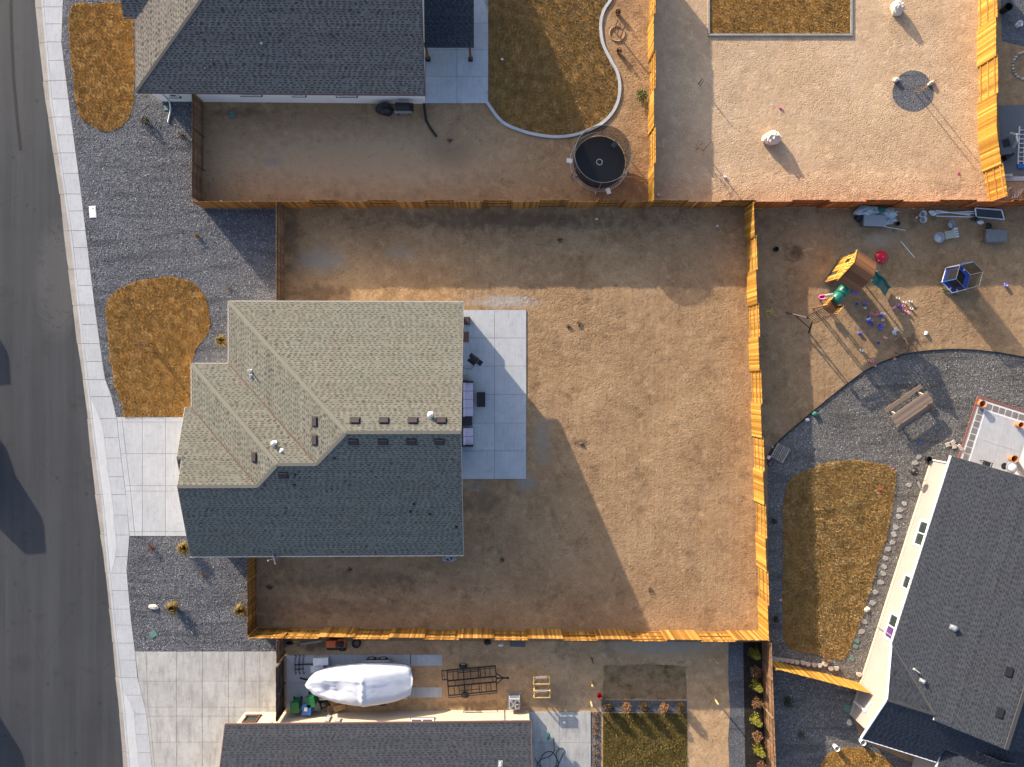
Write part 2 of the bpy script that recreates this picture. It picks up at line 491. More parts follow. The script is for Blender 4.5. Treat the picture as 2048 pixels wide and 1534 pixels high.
def make_gravel(name, a, b):
    m = Mat(name, 0.95, 0.15)
    v = m.vor(15, out='Color'); d = m.vor(15)
    c = m.ramp(v, [(0.1, a), (0.9, b)])
    c = m.mix(m.mr(m.noise(0.35, 5, 0.6), 0.4, 0.65, 0, 0.3), c, tuple(x * 0.6 for x in a))
    rk = m.noise(1.0, 4, 0.55, m.mapping(m.pos(), (0.22, 1.5, 1)), dist=0.5)
    c = m.mix(m.mr(rk, 0.50, 0.66, 0, 0.5), c, tuple(x * 0.6 for x in a))
    return m.done(c, m.bump(m.math('ADD', m.math('SUBTRACT', 0.6, d), m.math('MULTIPLY', rk, 2.0)), 0.8, 0.05))
MAT['gravel'] = make_gravel("gravel_bed", (0.085, 0.088, 0.098), (0.175, 0.179, 0.192))
MAT['gravel_e'] = make_gravel("gravel_bed_brown", (0.10, 0.094, 0.088), (0.22, 0.208, 0.195))
MAT['stone'] = toned("gravel_stone", [(0.0, (0.06, 0.064, 0.074)), (0.45, (0.155, 0.160, 0.175)), (0.85, (0.28, 0.285, 0.305)), (1.0, (0.44, 0.445, 0.46))])
MAT['stone_e'] = toned("gravel_stone_brown", [(0.0, (0.065, 0.062, 0.058)), (0.45, (0.19, 0.18, 0.168)), (0.85, (0.31, 0.295, 0.28)), (1.0, (0.50, 0.48, 0.455))])
MAT['clod'] = toned("clod", [(0.0, (0.15, 0.10, 0.07)), (0.6, (0.28, 0.20, 0.135)), (1.0, (0.42, 0.33, 0.25))])
MAT['clod_sand'] = toned("sand_clod", [(0.0, (0.32, 0.24, 0.165)), (1.0, (0.52, 0.41, 0.3))])
MAT['mulch'] = make_gravel("mulch", (0.016, 0.013, 0.012), (0.045, 0.036, 0.030))

def make_lawn(name, a, b, c_):
    m = Mat(name, 0.98, 0.05)
    n = m.noise(1.2, 6, 0.7); g = m.noise(22, 4, 0.7)
    c = m.ramp(n, [(0.35, a), (0.5, b), (0.65, c_)])
    c = m.mix(m.mr(g, 0.45, 0.7, 0, 0.5), c, tuple(x * 0.45 for x in a))
    return m.done(c, m.bump(g, 0.8, 0.05))
MAT['lawn'] = make_lawn("dormant_lawn", (0.26, 0.135, 0.036), (0.37, 0.20, 0.062), (0.46, 0.28, 0.11))
MAT['lawn_green'] = make_lawn("half_green_lawn", (0.075, 0.06, 0.02), (0.13, 0.095, 0.03), (0.19, 0.14, 0.05))
MAT['lawn_thin'] = make_lawn("thin_lawn", (0.13, 0.10, 0.045), (0.30, 0.195, 0.105), (0.38, 0.255, 0.15))
def grass_mat(name, stops):
    m = Mat(name, 0.9, 0.15)
    c = m.ramp(m.attr(), stops)
    c = m.mix(m.mr(m.noise(0.9, 7, 0.75), 0.45, 0.66, 0, 0.55), c, tuple(x * 0.75 for x in stops[0][1]))
    c = m.mix(m.mr(m.noise(0.45, 5, 0.7, m.mapping(m.pos(), (1, 1, 1), .7)), 0.55, 0.7, 0, 0.4), c, (0.12, 0.11, 0.025))
    return m.done(c)
MAT['grass'] = grass_mat("straw_grass", [(0.0, (0.18, 0.105, 0.024)), (0.4, (0.42, 0.24, 0.066)), (0.75, (0.58, 0.365, 0.135)), (1.0, (0.72, 0.54, 0.28))])
MAT['grass_back'] = grass_mat("faded_grass", [(0.0, (0.11, 0.08, 0.025)), (0.4, (0.33, 0.215, 0.08)), (0.75, (0.50, 0.34, 0.15)), (1.0, (0.62, 0.47, 0.27))])
MAT['grass_green'] = grass_mat("olive_grass", [(0.0, (0.055, 0.047, 0.012)), (0.4, (0.15, 0.11, 0.032)), (0.75, (0.27, 0.20, 0.07)), (1.0, (0.44, 0.33, 0.15))])

def make_shingle(name, dark, mid, light, streak=0.4):
    m = Mat(name, 0.95, 0.15)
    c = m.ramp(m.attr(), [(0.0, dark), (0.25, dark), (0.3, mid), (1.0, light)])
    c = m.mix(m.mr(m.noise(0.5, 5, 0.65), 0.42, 0.7, 0, streak), c, m.mix(1.0, c, (1.12, 0.94, 0.86), 'MULTIPLY'))
    c = m.mix(m.mr(m.noise(90, 2, 0.6), 0.4, 0.7, 0, 0.5), c, m.mix(1.0, c, (0.6, 0.6, 0.62), 'MULTIPLY'))
    return m.done(c, m.bump(m.noise(120, 2, 0.6), 0.3, 0.004))
MAT['shingle'] = make_shingle("shingle_weathered", (0.082, 0.083, 0.071), (0.145, 0.145, 0.124), (0.210, 0.211, 0.182))
MAT['shingle_dark'] = make_shingle("shingle_charcoal", (0.025, 0.029, 0.038), (0.039, 0.045, 0.057), (0.060, 0.068, 0.083), 0.25)
MAT['shingle_north'] = make_shingle("shingle_slate", (0.062, 0.060, 0.057), (0.130, 0.122, 0.112), (0.20, 0.19, 0.172), 0.3)
MAT['ridge'] = plain("ridge_shingle", (0.145, 0.142, 0.122), 0.95)
MAT['ridge_dark'] = plain("ridge_shingle_dark", (0.055, 0.056, 0.058), 0.95)
MAT['rust'] = plain("valley_metal", (0.085, 0.042, 0.034), 0.6)
MAT['vent'] = plain("roof_vent_brown", (0.036, 0.029, 0.032), 0.75)
def make_stucco(name, c):
    m = Mat(name, 0.92, 0.15)
    n = m.noise(0.8, 5, 0.6); g = m.noise(40, 4, 0.7)
    col = m.mix(m.mr(n, 0.35, 0.65), tuple(x * 0.92 for x in c), c)
    return m.done(col, m.bump(g, 0.25, 0.012))
MAT['stucco_white'] = make_stucco("stucco_white", (0.82, 0.78, 0.71))
MAT['stucco_cream'] = make_stucco("stucco_cream", (0.50, 0.42, 0.325))
MAT['stucco_beige'] = make_stucco("stucco_beige", (0.35, 0.292, 0.27))
MAT['white'] = plain("white_paint", (0.80, 0.79, 0.77), 0.5, var=0.04)
MAT['fascia'] = plain("fascia_tan", (0.46, 0.41, 0.35), 0.6)
MAT['fascia_brown'] = plain("fascia_brown", (0.11, 0.06, 0.05), 0.6)
def make_glass(name, c):
    m = Mat(name, 0.06, 0.5)
    return m.done(m.mix(m.noise(3, 3, 0.5), c, tuple(x * 0.5 for x in c)))
MAT['glass'] = make_glass("window_glass", (0.03, 0.045, 0.045))
MAT['glass_purple'] = make_glass("window_purple_blind", (0.11, 0.045, 0.19))

def make_wood(name, a, b, c_, rough=0.75):
    m = Mat(name, rough, 0.25)
    r = m.rand()
    g = m.noise(5, 5, 0.65, m.mapping(m.obj(), (14, 14, 0.9)))
    col = m.ramp(m.math('ADD', m.math('MULTIPLY', r, 0.6), m.math('MULTIPLY', g, 0.4)), [(0.15, a), (0.5, b), (0.85, c_)])
    col = m.mix(m.mr(m.vor(5, m.mapping(m.obj(), (2, 2, 1))), 0.10, 0.04, 0, 0.6), col, tuple(x * 0.4 for x in a))
    return m.done(col, m.bump(g, 0.2, 0.006))
MAT['cedar'] = make_wood("cedar_stained", (0.21, 0.095, 0.015), (0.40, 0.205, 0.032), (0.60, 0.35, 0.07))
MAT['cedar_red'] = make_wood("cedar_red_stain", (0.20, 0.055, 0.014), (0.31, 0.085, 0.02), (0.40, 0.13, 0.03))
MAT['cedar_half_shaded'] = make_wood("cedar_painted_half_shade", (0.13, 0.056, 0.012), (0.29, 0.135, 0.026), (0.50, 0.28, 0.07))  # cedar with partial shade worked into its colour, for the bottom fence
MAT['cedar_shaded'] = make_wood("cedar_painted_shade", (0.13, 0.05, 0.012), (0.24, 0.105, 0.024), (0.38, 0.19, 0.05))  # same cedar, shade put into its colour for fences seen from their unlit side
MAT['cedar_rail'] = make_wood("cedar_rail", (0.27, 0.13, 0.035), (0.35, 0.18, 0.05), (0.43, 0.24, 0.08))
MAT['wood_brown'] = make_wood("fence_brown", (0.12, 0.065, 0.035), (0.19, 0.11, 0.06), (0.27, 0.17, 0.10))
MAT['wood_dark'] = make_wood("fence_weathered", (0.045, 0.030, 0.024), (0.075, 0.052, 0.042), (0.12, 0.09, 0.07))
MAT['wood_gray'] = make_wood("grey_plank", (0.20, 0.17, 0.14), (0.30, 0.26, 0.215), (0.40, 0.35, 0.29))
MAT['plank_brown'] = make_wood("weathered_plank", (0.16, 0.115, 0.085), (0.245, 0.185, 0.145), (0.34, 0.27, 0.215))
MAT['wood_play'] = make_wood("playset_cedar", (0.095, 0.040, 0.018), (0.15, 0.066, 0.030), (0.21, 0.10, 0.045))
MAT['wood_yellow'] = make_wood("fresh_pine", (0.40, 0.27, 0.10), (0.52, 0.37, 0.16), (0.62, 0.46, 0.22))
MAT['bark'] = make_wood("bark", (0.10, 0.06, 0.04), (0.15, 0.095, 0.06), (0.2, 0.13, 0.09))
MAT['black'] = plain("black_plastic", (0.014, 0.014, 0.016), 0.45)
MAT['rubber'] = plain("black_rubber", (0.02, 0.02, 0.021), 0.8)
MAT['steel_black'] = plain("black_steel", (0.025, 0.026, 0.028), 0.5, 0.3)
MAT['steel'] = plain("galvanised_steel", (0.50, 0.51, 0.52), 0.4, 0.7)
MAT['gray'] = plain("grey_plastic", (0.30, 0.31, 0.33), 0.55)
MAT['graydark'] = plain("dark_grey_plastic", (0.10, 0.105, 0.115), 0.55)
MAT['white_pl'] = plain("white_plastic", (0.72, 0.72, 0.73), 0.5)
MAT['green_pl'] = plain("green_plastic", (0.010, 0.12, 0.085), 0.35)
MAT['greencan'] = plain("green_bin_plastic", (0.012, 0.13, 0.045), 0.45)
MAT['bluecan'] = plain("blue_bin_plastic", (0.02, 0.12, 0.40), 0.45)
MAT['blue'] = plain("blue_pad", (0.015, 0.06, 0.42), 0.5)
MAT['red'] = plain("red_plastic", (0.62, 0.008, 0.03), 0.35)
MAT['pink'] = plain("pink_plastic", (0.75, 0.05, 0.26), 0.45)
MAT['pinklight'] = plain("pale_pink_plastic", (0.78, 0.36, 0.38), 0.5)
MAT['purple'] = plain("purple_plastic", (0.14, 0.12, 0.55), 0.5)
MAT['lilac'] = plain("lilac_cushion", (0.60, 0.52, 0.62), 0.9)
MAT['wicker'] = plain("dark_wicker", (0.028, 0.024, 0.03), 0.7)
MAT['orange'] = plain("orange_paint", (0.55, 0.11, 0.02), 0.4)
MAT['terra'] = plain("terracotta", (0.50, 0.17, 0.06), 0.8)
MAT['yellow'] = plain("yellow_plastic", (0.65, 0.52, 0.06), 0.5)
MAT['teal'] = plain("valve_box_green", (0.10, 0.20, 0.17), 0.7)
MAT['bag'] = plain("silver_tarp", (0.36, 0.42, 0.45), 0.35)
MAT['brickred'] = plain("red_edging_brick", (0.27, 0.10, 0.065), 0.85)
MAT['paver'] = make_concrete("paver", (0.16, 0.145, 0.14), (0.25, 0.235, 0.225), 0.3, 3)
MAT['grout'] = plain("white_grout", (0.74, 0.72, 0.69), 0.9)
MAT['limestone'] = make_concrete("limestone", (0.52, 0.45, 0.36), (0.68, 0.61, 0.51), 0.3, 2)
MAT['slate'] = make_concrete("stepping_slate", (0.24, 0.235, 0.22), (0.36, 0.35, 0.33), 0.3, 2)
MAT['edger'] = make_concrete("edging_block", (0.40, 0.34, 0.29), (0.52, 0.45, 0.39), 0.3, 2)
MAT['cover'] = plain("white_cover_cloth", (0.60, 0.62, 0.67), 0.75, var=0.03)
MAT['hose'] = plain("hose_rubber", (0.02, 0.025, 0.025), 0.5)
MAT['copper'] = plain("rusty_wire", (0.20, 0.10, 0.06), 0.7)
def make_net():
    m = Mat("safety_net", 0.8)
    t = m.node("ShaderNodeBsdfTransparent"); mx = m.node("ShaderNodeMixShader")
    m.b.inputs['Base Color'].default_value = (0.018, 0.018, 0.02, 1)
    mx.inputs[0].default_value = 0.66
    out = m.t.nodes["Material Output"]
    m.t.links.new(t.outputs[0], mx.inputs[1]); m.t.links.new(m.b.outputs[0], mx.inputs[2]); m.t.links.new(mx.outputs[0], out.inputs['Surface'])
    return m.m
MAT['net'] = make_net()
MAT['leaf_green'] = toned("leaf_green", [(0, (0.02, 0.045, 0.008)), (0.6, (0.06, 0.11, 0.018)), (1, (0.14, 0.19, 0.04))], 0.7)
MAT['leaf_dark'] = toned("leaf_dark", [(0, (0.015, 0.022, 0.008)), (0.6, (0.045, 0.055, 0.018)), (1, (0.13, 0.10, 0.04))], 0.7)
MAT['leaf_yellow'] = toned("leaf_yellow_green", [(0, (0.06, 0.065, 0.01)), (0.5, (0.17, 0.17, 0.02)), (1, (0.32, 0.27, 0.04))], 0.7)
MAT['leaf_red'] = toned("leaf_red", [(0, (0.05, 0.012, 0.012)), (0.6, (0.14, 0.035, 0.025)), (1, (0.22, 0.08, 0.04))], 0.8)
MAT['leaf_rust'] = toned("leaf_rust", [(0, (0.09, 0.045, 0.022)), (0.5, (0.22, 0.11, 0.05)), (1, (0.38, 0.22, 0.12))], 0.85)
MAT['leaf_brown'] = toned("leaf_brown", [(0, (0.02, 0.014, 0.008)), (0.6, (0.07, 0.045, 0.02)), (1, (0.15, 0.10, 0.05))], 0.8)
MAT['leaf_orange'] = toned("leaf_orange", [(0, (0.12, 0.055, 0.012)), (0.6, (0.27, 0.13, 0.025)), (1, (0.38, 0.22, 0.05))], 0.8)
MAT['clump'] = toned("ornamental_grass_blade", [(0, (0.07, 0.048, 0.010)), (0.5, (0.18, 0.125, 0.026)), (1, (0.36, 0.25, 0.08))], 0.8)

# ================================================================ GROUND AND PAVING
def xat(line, y):
    for (x0, y0), (x1, y1) in zip(line, line[1:]):
        if y0 <= y <= y1:
            return x0 + (x1 - x0) * (y - y0) / (y1 - y0)
    return line[0][0] if y < line[0][1] else line[-1][0]
GUT = [(20, -900), (40, -300), (68, 0), (89, 205), (116, 376), (128, 480), (150, 665), (171, 815), (178, 890), (190, 1000), (209, 1150), (223, 1278), (240, 1470), (244, 1534), (275, 1900), (300, 2500)]
KERB = [(38, -900), (59, -300), (87, 0), (105, 205), (131, 376), (146, 480), (164, 655), (183, 815), (197, 930), (207, 1000), (221, 1150), (234, 1278), (250, 1420), (260, 1534), (291, 1900), (316, 2500)]
WALK = [(80, -900), (100, -300), (126, 0), (123, 85), (138, 205), (161, 376), (178, 520), (190, 617), (209, 755), (222, 789), (233, 834), (243, 920), (253, 1000), (259, 1072), (256, 1110), (253, 1140), (262, 1240), (270, 1303), (275, 1355), (293, 1425), (304, 1534), (335, 1900), (360, 2500)]

def sheet(name, pl, z, mat, kind='structure', z0=None):
    o = MB().prism(pl, z - 0.3 if z0 is None else z0, z).build(name, mat)
    return tag(o, kind=kind)

g = MB(); g.add([(-900, -900, -0.2), (900, -900, -0.2), (900, 900, -0.2), (-900, 900, -0.2)], [(0, 1, 2, 3)])
tag(g.build("ground", MAT['dirt']), kind='structure')
road_pl = poly([(x, y) for x, y in GUT]) + poly([(-340, 2500), (-340, -900)])
sheet("road", road_pl, -0.13, MAT['asphalt'], z0=-0.19)
lot = poly([(x + 6, y) for x, y in KERB]) + [(80, -62), (80, 60)]
sheet("lot_ground", lot, 0.0, MAT['dirt'], z0=-0.19)
tar = MB(); line = [(18, -60), (20, 60), (24, 150), (31, 230), (39, 300)]
for (x0, y0), (x1, y1) in zip(line, line[1:]):
    tar.add([(*P2(x0 - 3, y0), -0.126), (*P2(x0 + 3, y0), -0.126), (*P2(x1 + 3, y1), -0.126), (*P2(x1 - 3, y1), -0.126)], [(3, 2, 1, 0)])
tag(tar.build("road_tar_seam", plain("tar", (0.014, 0.014, 0.016), 0.95)), kind='structure')

# gutter, kerb and pavement, cut at their joints
CUTS = [-120, -80, -42, -5, 14, 48, 84, 121, 161, 198, 234, 270, 306, 347, 388, 422, 461, 495, 538, 571, 610, 649, 687, 723, 759, 793, 837, 875, 916, 953, 989, 1030, 1070, 1113, 1146, 1181, 1218, 1250, 1286, 1320, 1355, 1390, 1428, 1468, 1505, 1545, 1585, 1630]
def strip_base(name, L, R, z, mat):
    ys = list(range(-160, 1661, 20))
    pl = [P2(L(y), y) for y in ys] + [P2(R(y), y) for y in ys[::-1]]
    return tag(MB().prism(pl, -0.19, z).build(name, mat), kind='structure')
def strips(parent, name, L, R, cuts, z0, z1, mat, gap=0.4):
    for a, b in zip(cuts, cuts[1:]):
        ym = [a + gap] + [y for y in (x[1] for x in WALK) if a + 4 < y < b - 4] + [b - gap]
        pl = [P2(L(y), y) for y in ym] + [P2(R(y), y) for y in ym[::-1]]
        MB().prism(pl, z0, z1).build(name, mat, parent)
walk = strip_base("pavement", lambda y: xat(KERB, y), lambda y: xat(WALK, y), -0.01, MAT['joint'])
strips(walk, "slab", lambda y: xat(KERB, y) + .3, lambda y: xat(WALK, y), CUTS, -0.08, 0.02, MAT['concrete'])
gut = strip_base("gutter", lambda y: xat(GUT, y), lambda y: xat(KERB, y) - 4.6, -0.135, MAT['joint'])
strips(gut, "gutter_segment", lambda y: xat(GUT, y) + 1.1 * math.sin(y * 1.7), lambda y: xat(KERB, y) - 4.8, CUTS[::2], -0.18, -0.115, MAT['concrete_old'])
kerb = strip_base("kerb", lambda y: xat(KERB, y) - 4.4, lambda y: xat(KERB, y) - 0.2, -0.02, MAT['joint'])
strips(kerb, "kerb_segment", lambda y: xat(KERB, y) - 4.4, lambda y: xat(KERB, y) - 0.3, CUTS[::2], -0.17, 0.012, MAT['concrete'])

for ya, yb in ((800, 1146), (1384, 1640)):
    ys = [ya + (yb - ya) * k / 12 for k in range(13)]
    wd = [16 * min(1, min(k, 12 - k) / 1.5) + 2 for k in range(13)]
    pl = [P2(xat(KERB, y) + .5, y) for y in ys] + [P2(xat(KERB, y) + w_, y) for y, w_ in zip(ys[::-1], wd[::-1])]
    tag(MB().prism(pl, -.05, .026).build("kerb_ramp", MAT['concrete_light']), kind='structure')
def slab_grid(name, label, cols, rows, z, mat, base=None, gap=0.32, piece="slab", thick=0.1):
    """paving poured in bays: cols are x positions or functions of y"""
    cf = [c if callable(c) else (lambda y, c=c: c) for c in cols]
    pl = [P2(cf[0](y), y) for y in rows] + [P2(cf[-1](y), y) for y in rows[::-1]]
    o = tag(MB().prism(pl, -0.1, z - 0.035).build(name, base or MAT['joint']), kind='structure')
    if label: o['label'] = label
    for a, b in zip(rows, rows[1:]):
        for i in range(len(cf) - 1):
            q = [(cf[i](a) + gap, a + gap), (cf[i + 1](a) - gap, a + gap), (cf[i + 1](b) - gap, b - gap), (cf[i](b) + gap, b - gap)]
            if q[1][0] - q[0][0] < 1 and q[2][0] - q[3][0] < 1: continue
            MB().prism([P2(*p) for p in q], z - thick, z).build(piece, mat, o)
    return o
WK = lambda dx: (lambda y: xat(WALK, y) + dx)
slab_grid("driveway", None, [WK(0.4), WK(11), 285, 331, 378, 425], [834, 844, 907, 971, 982, 1063, 1072], 0.022, MAT['concrete'])
slab_grid("driveway", None, [WK(0.4), lambda y: 294 if y < 1390 else xat(WALK, y) + 6, 353, 405, 457, 490, 520, 557], [1303, 1362, 1414, 1432, 1484, 1540, 1600], 0.022, MAT['concrete_patio'])
slab_grid("patio", None, [905, 989, 1052.5], [620, 676, 732, 789, 846, 901.5, 958], 0.05, MAT['concrete'])
slab_grid("patio", None, [851, 914, 976.5], [-120, -60, -6, 47, 100, 153, 207], 0.05, MAT['concrete'])
slab_grid("patio", None, [1055, 1118, 1181.5], [1423, 1485, 1545, 1605], 0.05, MAT['concrete_patio'])
slab_grid("boat_pad", None, [573, 600, 640], [1310, 1365, 1422], 0.03, MAT['concrete'])
slab_grid("wheel_strip", None, [640, 690, 737, 784, 832, 885], [1309, 1331.5], 0.03, MAT['concrete'])
slab_grid("wheel_strip", None, [640, 690, 737, 784, 832, 884], [1374, 1395], 0.03, MAT['concrete'])

# rotated patio of the house at lower right, with a paver border
e1, e2, EO = Vector((.953, .304)), Vector((-.304, .953)), Vector((1957.5, 796.5))
def E(u, v): q = EO + e1 * u + e2 * v; return (q.x, q.y)
eo = tag(MB().prism(poly([E(0, 0), E(150, 0), E(150, 140), E(0, 140)]), -0.1, 0.012).build("patio", MAT['grout']), kind='structure')
for i in range(2):
    for j in range(3):
        MB().prism(poly([E(20 + i * 46.5, 20 + j * 58), E(66 + i * 46.5, 20 + j * 58), E(66 + i * 46.5, 77.4 + j * 58), E(20 + i * 46.5, 77.4 + j * 58)]), -0.05, 0.03).build("slab", MAT['concrete'], eo)
for i in range(11):
    MB().prism(poly([E(5 + i * 13.6, 4.5), E(16 + i * 13.6, 4.5), E(16 + i * 13.6, 15.8), E(5 + i * 13.6, 15.8)]), -0.05, 0.035 + random.uniform(-.004, .004)).build("paver", MAT['paver'], eo)
for i in range(1, 10):
    MB().prism(poly([E(5, 4.5 + i * 13.6), E(16, 4.5 + i * 13.6), E(16, 15.8 + i * 13.6), E(5, 15.8 + i * 13.6)]), -0.05, 0.035 + random.uniform(-.004, .004)).build("paver", MAT['paver'], eo)
for i in range(14):
    MB().prism(poly([E(-4, i * 9.6 - 3), E(-.5, i * 9.6 - 3), E(-.5, i * 9.6 + 6), E(-4, i * 9.6 + 6)]), -0.05, 0.05).build("brick", MAT['brickred'], eo)
for i in range(15):
    MB().prism(poly([E(i * 9.6, -4), E(i * 9.6 + 9, -4), E(i * 9.6 + 9, -.5), E(i * 9.6, -.5)]), -0.05, 0.05).build("brick", MAT['brickred'], eo)

# yards
G1 = poly([(124, -120), (127, 0), (125, 85), (139, 205), (162, 376), (179, 520), (191, 617), (210, 755), (223, 789), (233, 834), (425, 834), (480, 815), (490, 620), (566, 610), (566, 414), (405, 408), (403, 190), (330, 190), (300, -120)])
G2 = poly([(259, 1072), (257, 1110), (254, 1140), (263, 1240), (271, 1303), (560, 1303), (573, 1292), (573, 1276), (505, 1268), (505, 1090), (430, 1072)])
sheet("gravel_bed", G1, 0.006, MAT['gravel'], z0=-.1)
sheet("gravel_bed", G2, 0.006, MAT['gravel'], z0=-.1)
EDGE = [(1535, 912), (1560, 880), (1600, 845), (1640, 811), (1690, 771), (1740, 736), (1800, 711), (1860, 701), (1930, 699), (2000, 706), (2060, 717), (2110, 726)]
EL = smooth_line(EDGE, 4)
GE = poly(EL) + poly([(2110, 1010), (1900, 960), (1760, 1330), (1700, 1420), (1722, 1480), (1900, 1560), (1900, 1640), (1555, 1640), (1545, 1340), (1538, 1280)])
sheet("gravel_bed", GE, 0.006, MAT['gravel_e'], z0=-.1)
GN = poly([(1999, -100), (2140, -100), (2140, 84), (2060, 96), (2004, 82)])
sheet("gravel_bed", GN, 0.006, MAT['gravel'], z0=-.1)
sheet("concrete_pad", poly([(1998, 212), (2140, 205), (2140, 352), (2004, 350)]), 0.02, plain("pad_grey", (0.13, 0.135, 0.14), 0.9), z0=-.1)
sheet("concrete_kerb", poly([(2003, 354), (2140, 352), (2140, 361), (2004, 362)]), 0.06, MAT['concrete'], z0=-.1)
SANDP = poly([(1306, -120), (1968, -120), (1975, 200), (1985, 405), (1306, 405)])
sheet("sand_yard", SANDP, 0.004, MAT['sand'], z0=-.1)
SY = poly([(566, 1282), (1530, 1284), (1545, 1640), (1060, 1640), (1060, 1423), (566, 1423)])
sheet("south_yard", SY, 0.004, MAT['dirt_south'], z0=-.1)
MU = poly([(1486, 1284), (1532, 1284), (1542, 1640), (1492, 1640)])
sheet("mulch_bed", MU, 0.012, MAT['mulch'], z0=-.1)
GS = poly([(1457, 1284), (1486, 1284), (1492, 1640), (1458, 1640), (1460, 1560), (1456, 1480), (1460, 1420), (1456, 1350)])
sheet("gravel_bed", GS, 0.012, MAT['gravel'], z0=-.1)
GS2 = poly([(1203, 1400), (1374, 1402), (1374, 1425), (1203, 1424)])
sheet("gravel_bed", GS2, 0.012, MAT['gravel'], z0=-.1)
GS3 = poly([(1182, 1424), (1202, 1424), (1202, 1640), (1182, 1640)])
sheet("gravel_bed", GS3, 0.012, MAT['gravel_e'], z0=-.1)
RING = smooth_poly([P2(1826 + 41 * math.cos(a) * (1 + .05 * math.sin(3 * a)), 182 + 41 * math.sin(a)) for a in [i * math.pi / 6 for i in range(12)]], 3)
sheet("gravel_ring", RING, 0.012, MAT['gravel'], z0=-.1)

LAWNS = {
 'n_front': smooth_poly(poly([(143, 12), (190, 8), (240, 5), (263, 30), (268, 100), (268, 180), (264, 220), (250, 246), (222, 262), (192, 257), (165, 240), (152, 212), (146, 150), (138, 70)]), 3),
 'main': smooth_poly(poly([(214, 605), (238, 578), (280, 562), (330, 554), (375, 560), (402, 582), (418, 615), (421, 650), (412, 672), (392, 700), (383, 735), (384, 775), (380, 815), (375, 833), (330, 834), (280, 834), (248, 833), (243, 805), (230, 775), (221, 720), (215, 660)]), 3),
 'n_back': smooth_poly(poly([(977, -100), (977, 40), (977, 150), (978, 205), (1005, 241), (1040, 258), (1080, 268), (1120, 270), (1160, 263), (1200, 245), (1225, 218), (1236, 185), (1233, 152), (1218, 122), (1203, 90), (1198, 50), (1205, 20), (1222, -10), (1240, -100)]), 3),
 'ne': poly([(1419, -100), (1700, -100), (1700, 68), (1419, 68)]),
 'east': smooth_poly(poly([(1567, 1000), (1582, 958), (1640, 930), (1700, 920), (1760, 928), (1790, 940), (1788, 980), (1776, 1060), (1757, 1120), (1740, 1180), (1718, 1250), (1692, 1312), (1670, 1318), (1625, 1306), (1572, 1288), (1566, 1200), (1566, 1100)]), 3),
 'south': poly([(1206, 1426), (1374, 1426), (1374, 1640), (1206, 1640)]),
 's_patch': poly([(1206, 1332), (1240, 1330), (1300, 1328), (1372, 1333), (1373, 1399), (1300, 1397), (1206, 1398)]),
 'se': smooth_poly(poly([(1640, 1530), (1665, 1502), (1700, 1494), (1740, 1500), (1775, 1520), (1800, 1560), (1800, 1620), (1640, 1620), (1630, 1570)]), 3),
}
def ragged(pl, step=.22, amp=.05):
    out = []; n = len(pl)
    for i in range(n):
        a, b = np.array(pl[i]), np.array(pl[(i + 1) % n]); L = np.linalg.norm(b - a); m = max(1, int(L / step))
        for j in range(m):
            p = a + (b - a) * j / m; out.append((p[0] + random.gauss(0, amp) * .6, p[1] + random.gauss(0, amp) * .6))
    return out
for k in ('n_front', 'main', 'n_back', 'east', 'se', 's_patch'): LAWNS[k] = ragged(LAWNS[k], amp=.03 if k == 'n_back' else .06)
for k, pl in LAWNS.items():
    sheet("lawn_turf", pl, 0.02, MAT['lawn_green'] if k == 'south' else MAT['lawn_thin'] if k == 's_patch' else MAT['lawn'], z0=-.1)

# gravel, grass and crumbs of soil: nobody could count them
def stones(name, pl, dens, r0, r1, mat, label, holes=(), h=0.7, z=0.0):
    p = scatter(pl, dens, holes); n = len(p)
    r = RNG.uniform(r0, r1, n); a0 = RNG.uniform(0, 6.28, n)
    V = np.zeros((n, 5, 3))
    for k in range(4):
        a = a0 + k * 1.5708 + RNG.uniform(-.4, .4, n); q = r * RNG.uniform(.7, 1.2, n)
        V[:, k, 0] = p[:, 0] + np.cos(a) * q; V[:, k, 1] = p[:, 1] + np.sin(a) * q; V[:, k, 2] = z
    V[:, 4, 0] = p[:, 0] + RNG.uniform(-.5, .5, n) * r; V[:, 4, 1] = p[:, 1] + RNG.uniform(-.5, .5, n) * r
    V[:, 4, 2] = z + r * RNG.uniform(.45, 1.0, n) * h
    b = (np.arange(n) * 5)[:, None]
    F = np.concatenate([np.concatenate([b + i, b + (i + 1) % 4, b + 4], 1)[:, None, :] for i in range(4)], 1).reshape(-1, 3)
    t = np.repeat(RNG.random(n) ** 1.2, 4)
    return tag(np_mesh(name, V.reshape(-1, 3), F, mat, t), label, name.replace('_', ' '), kind='stuff')
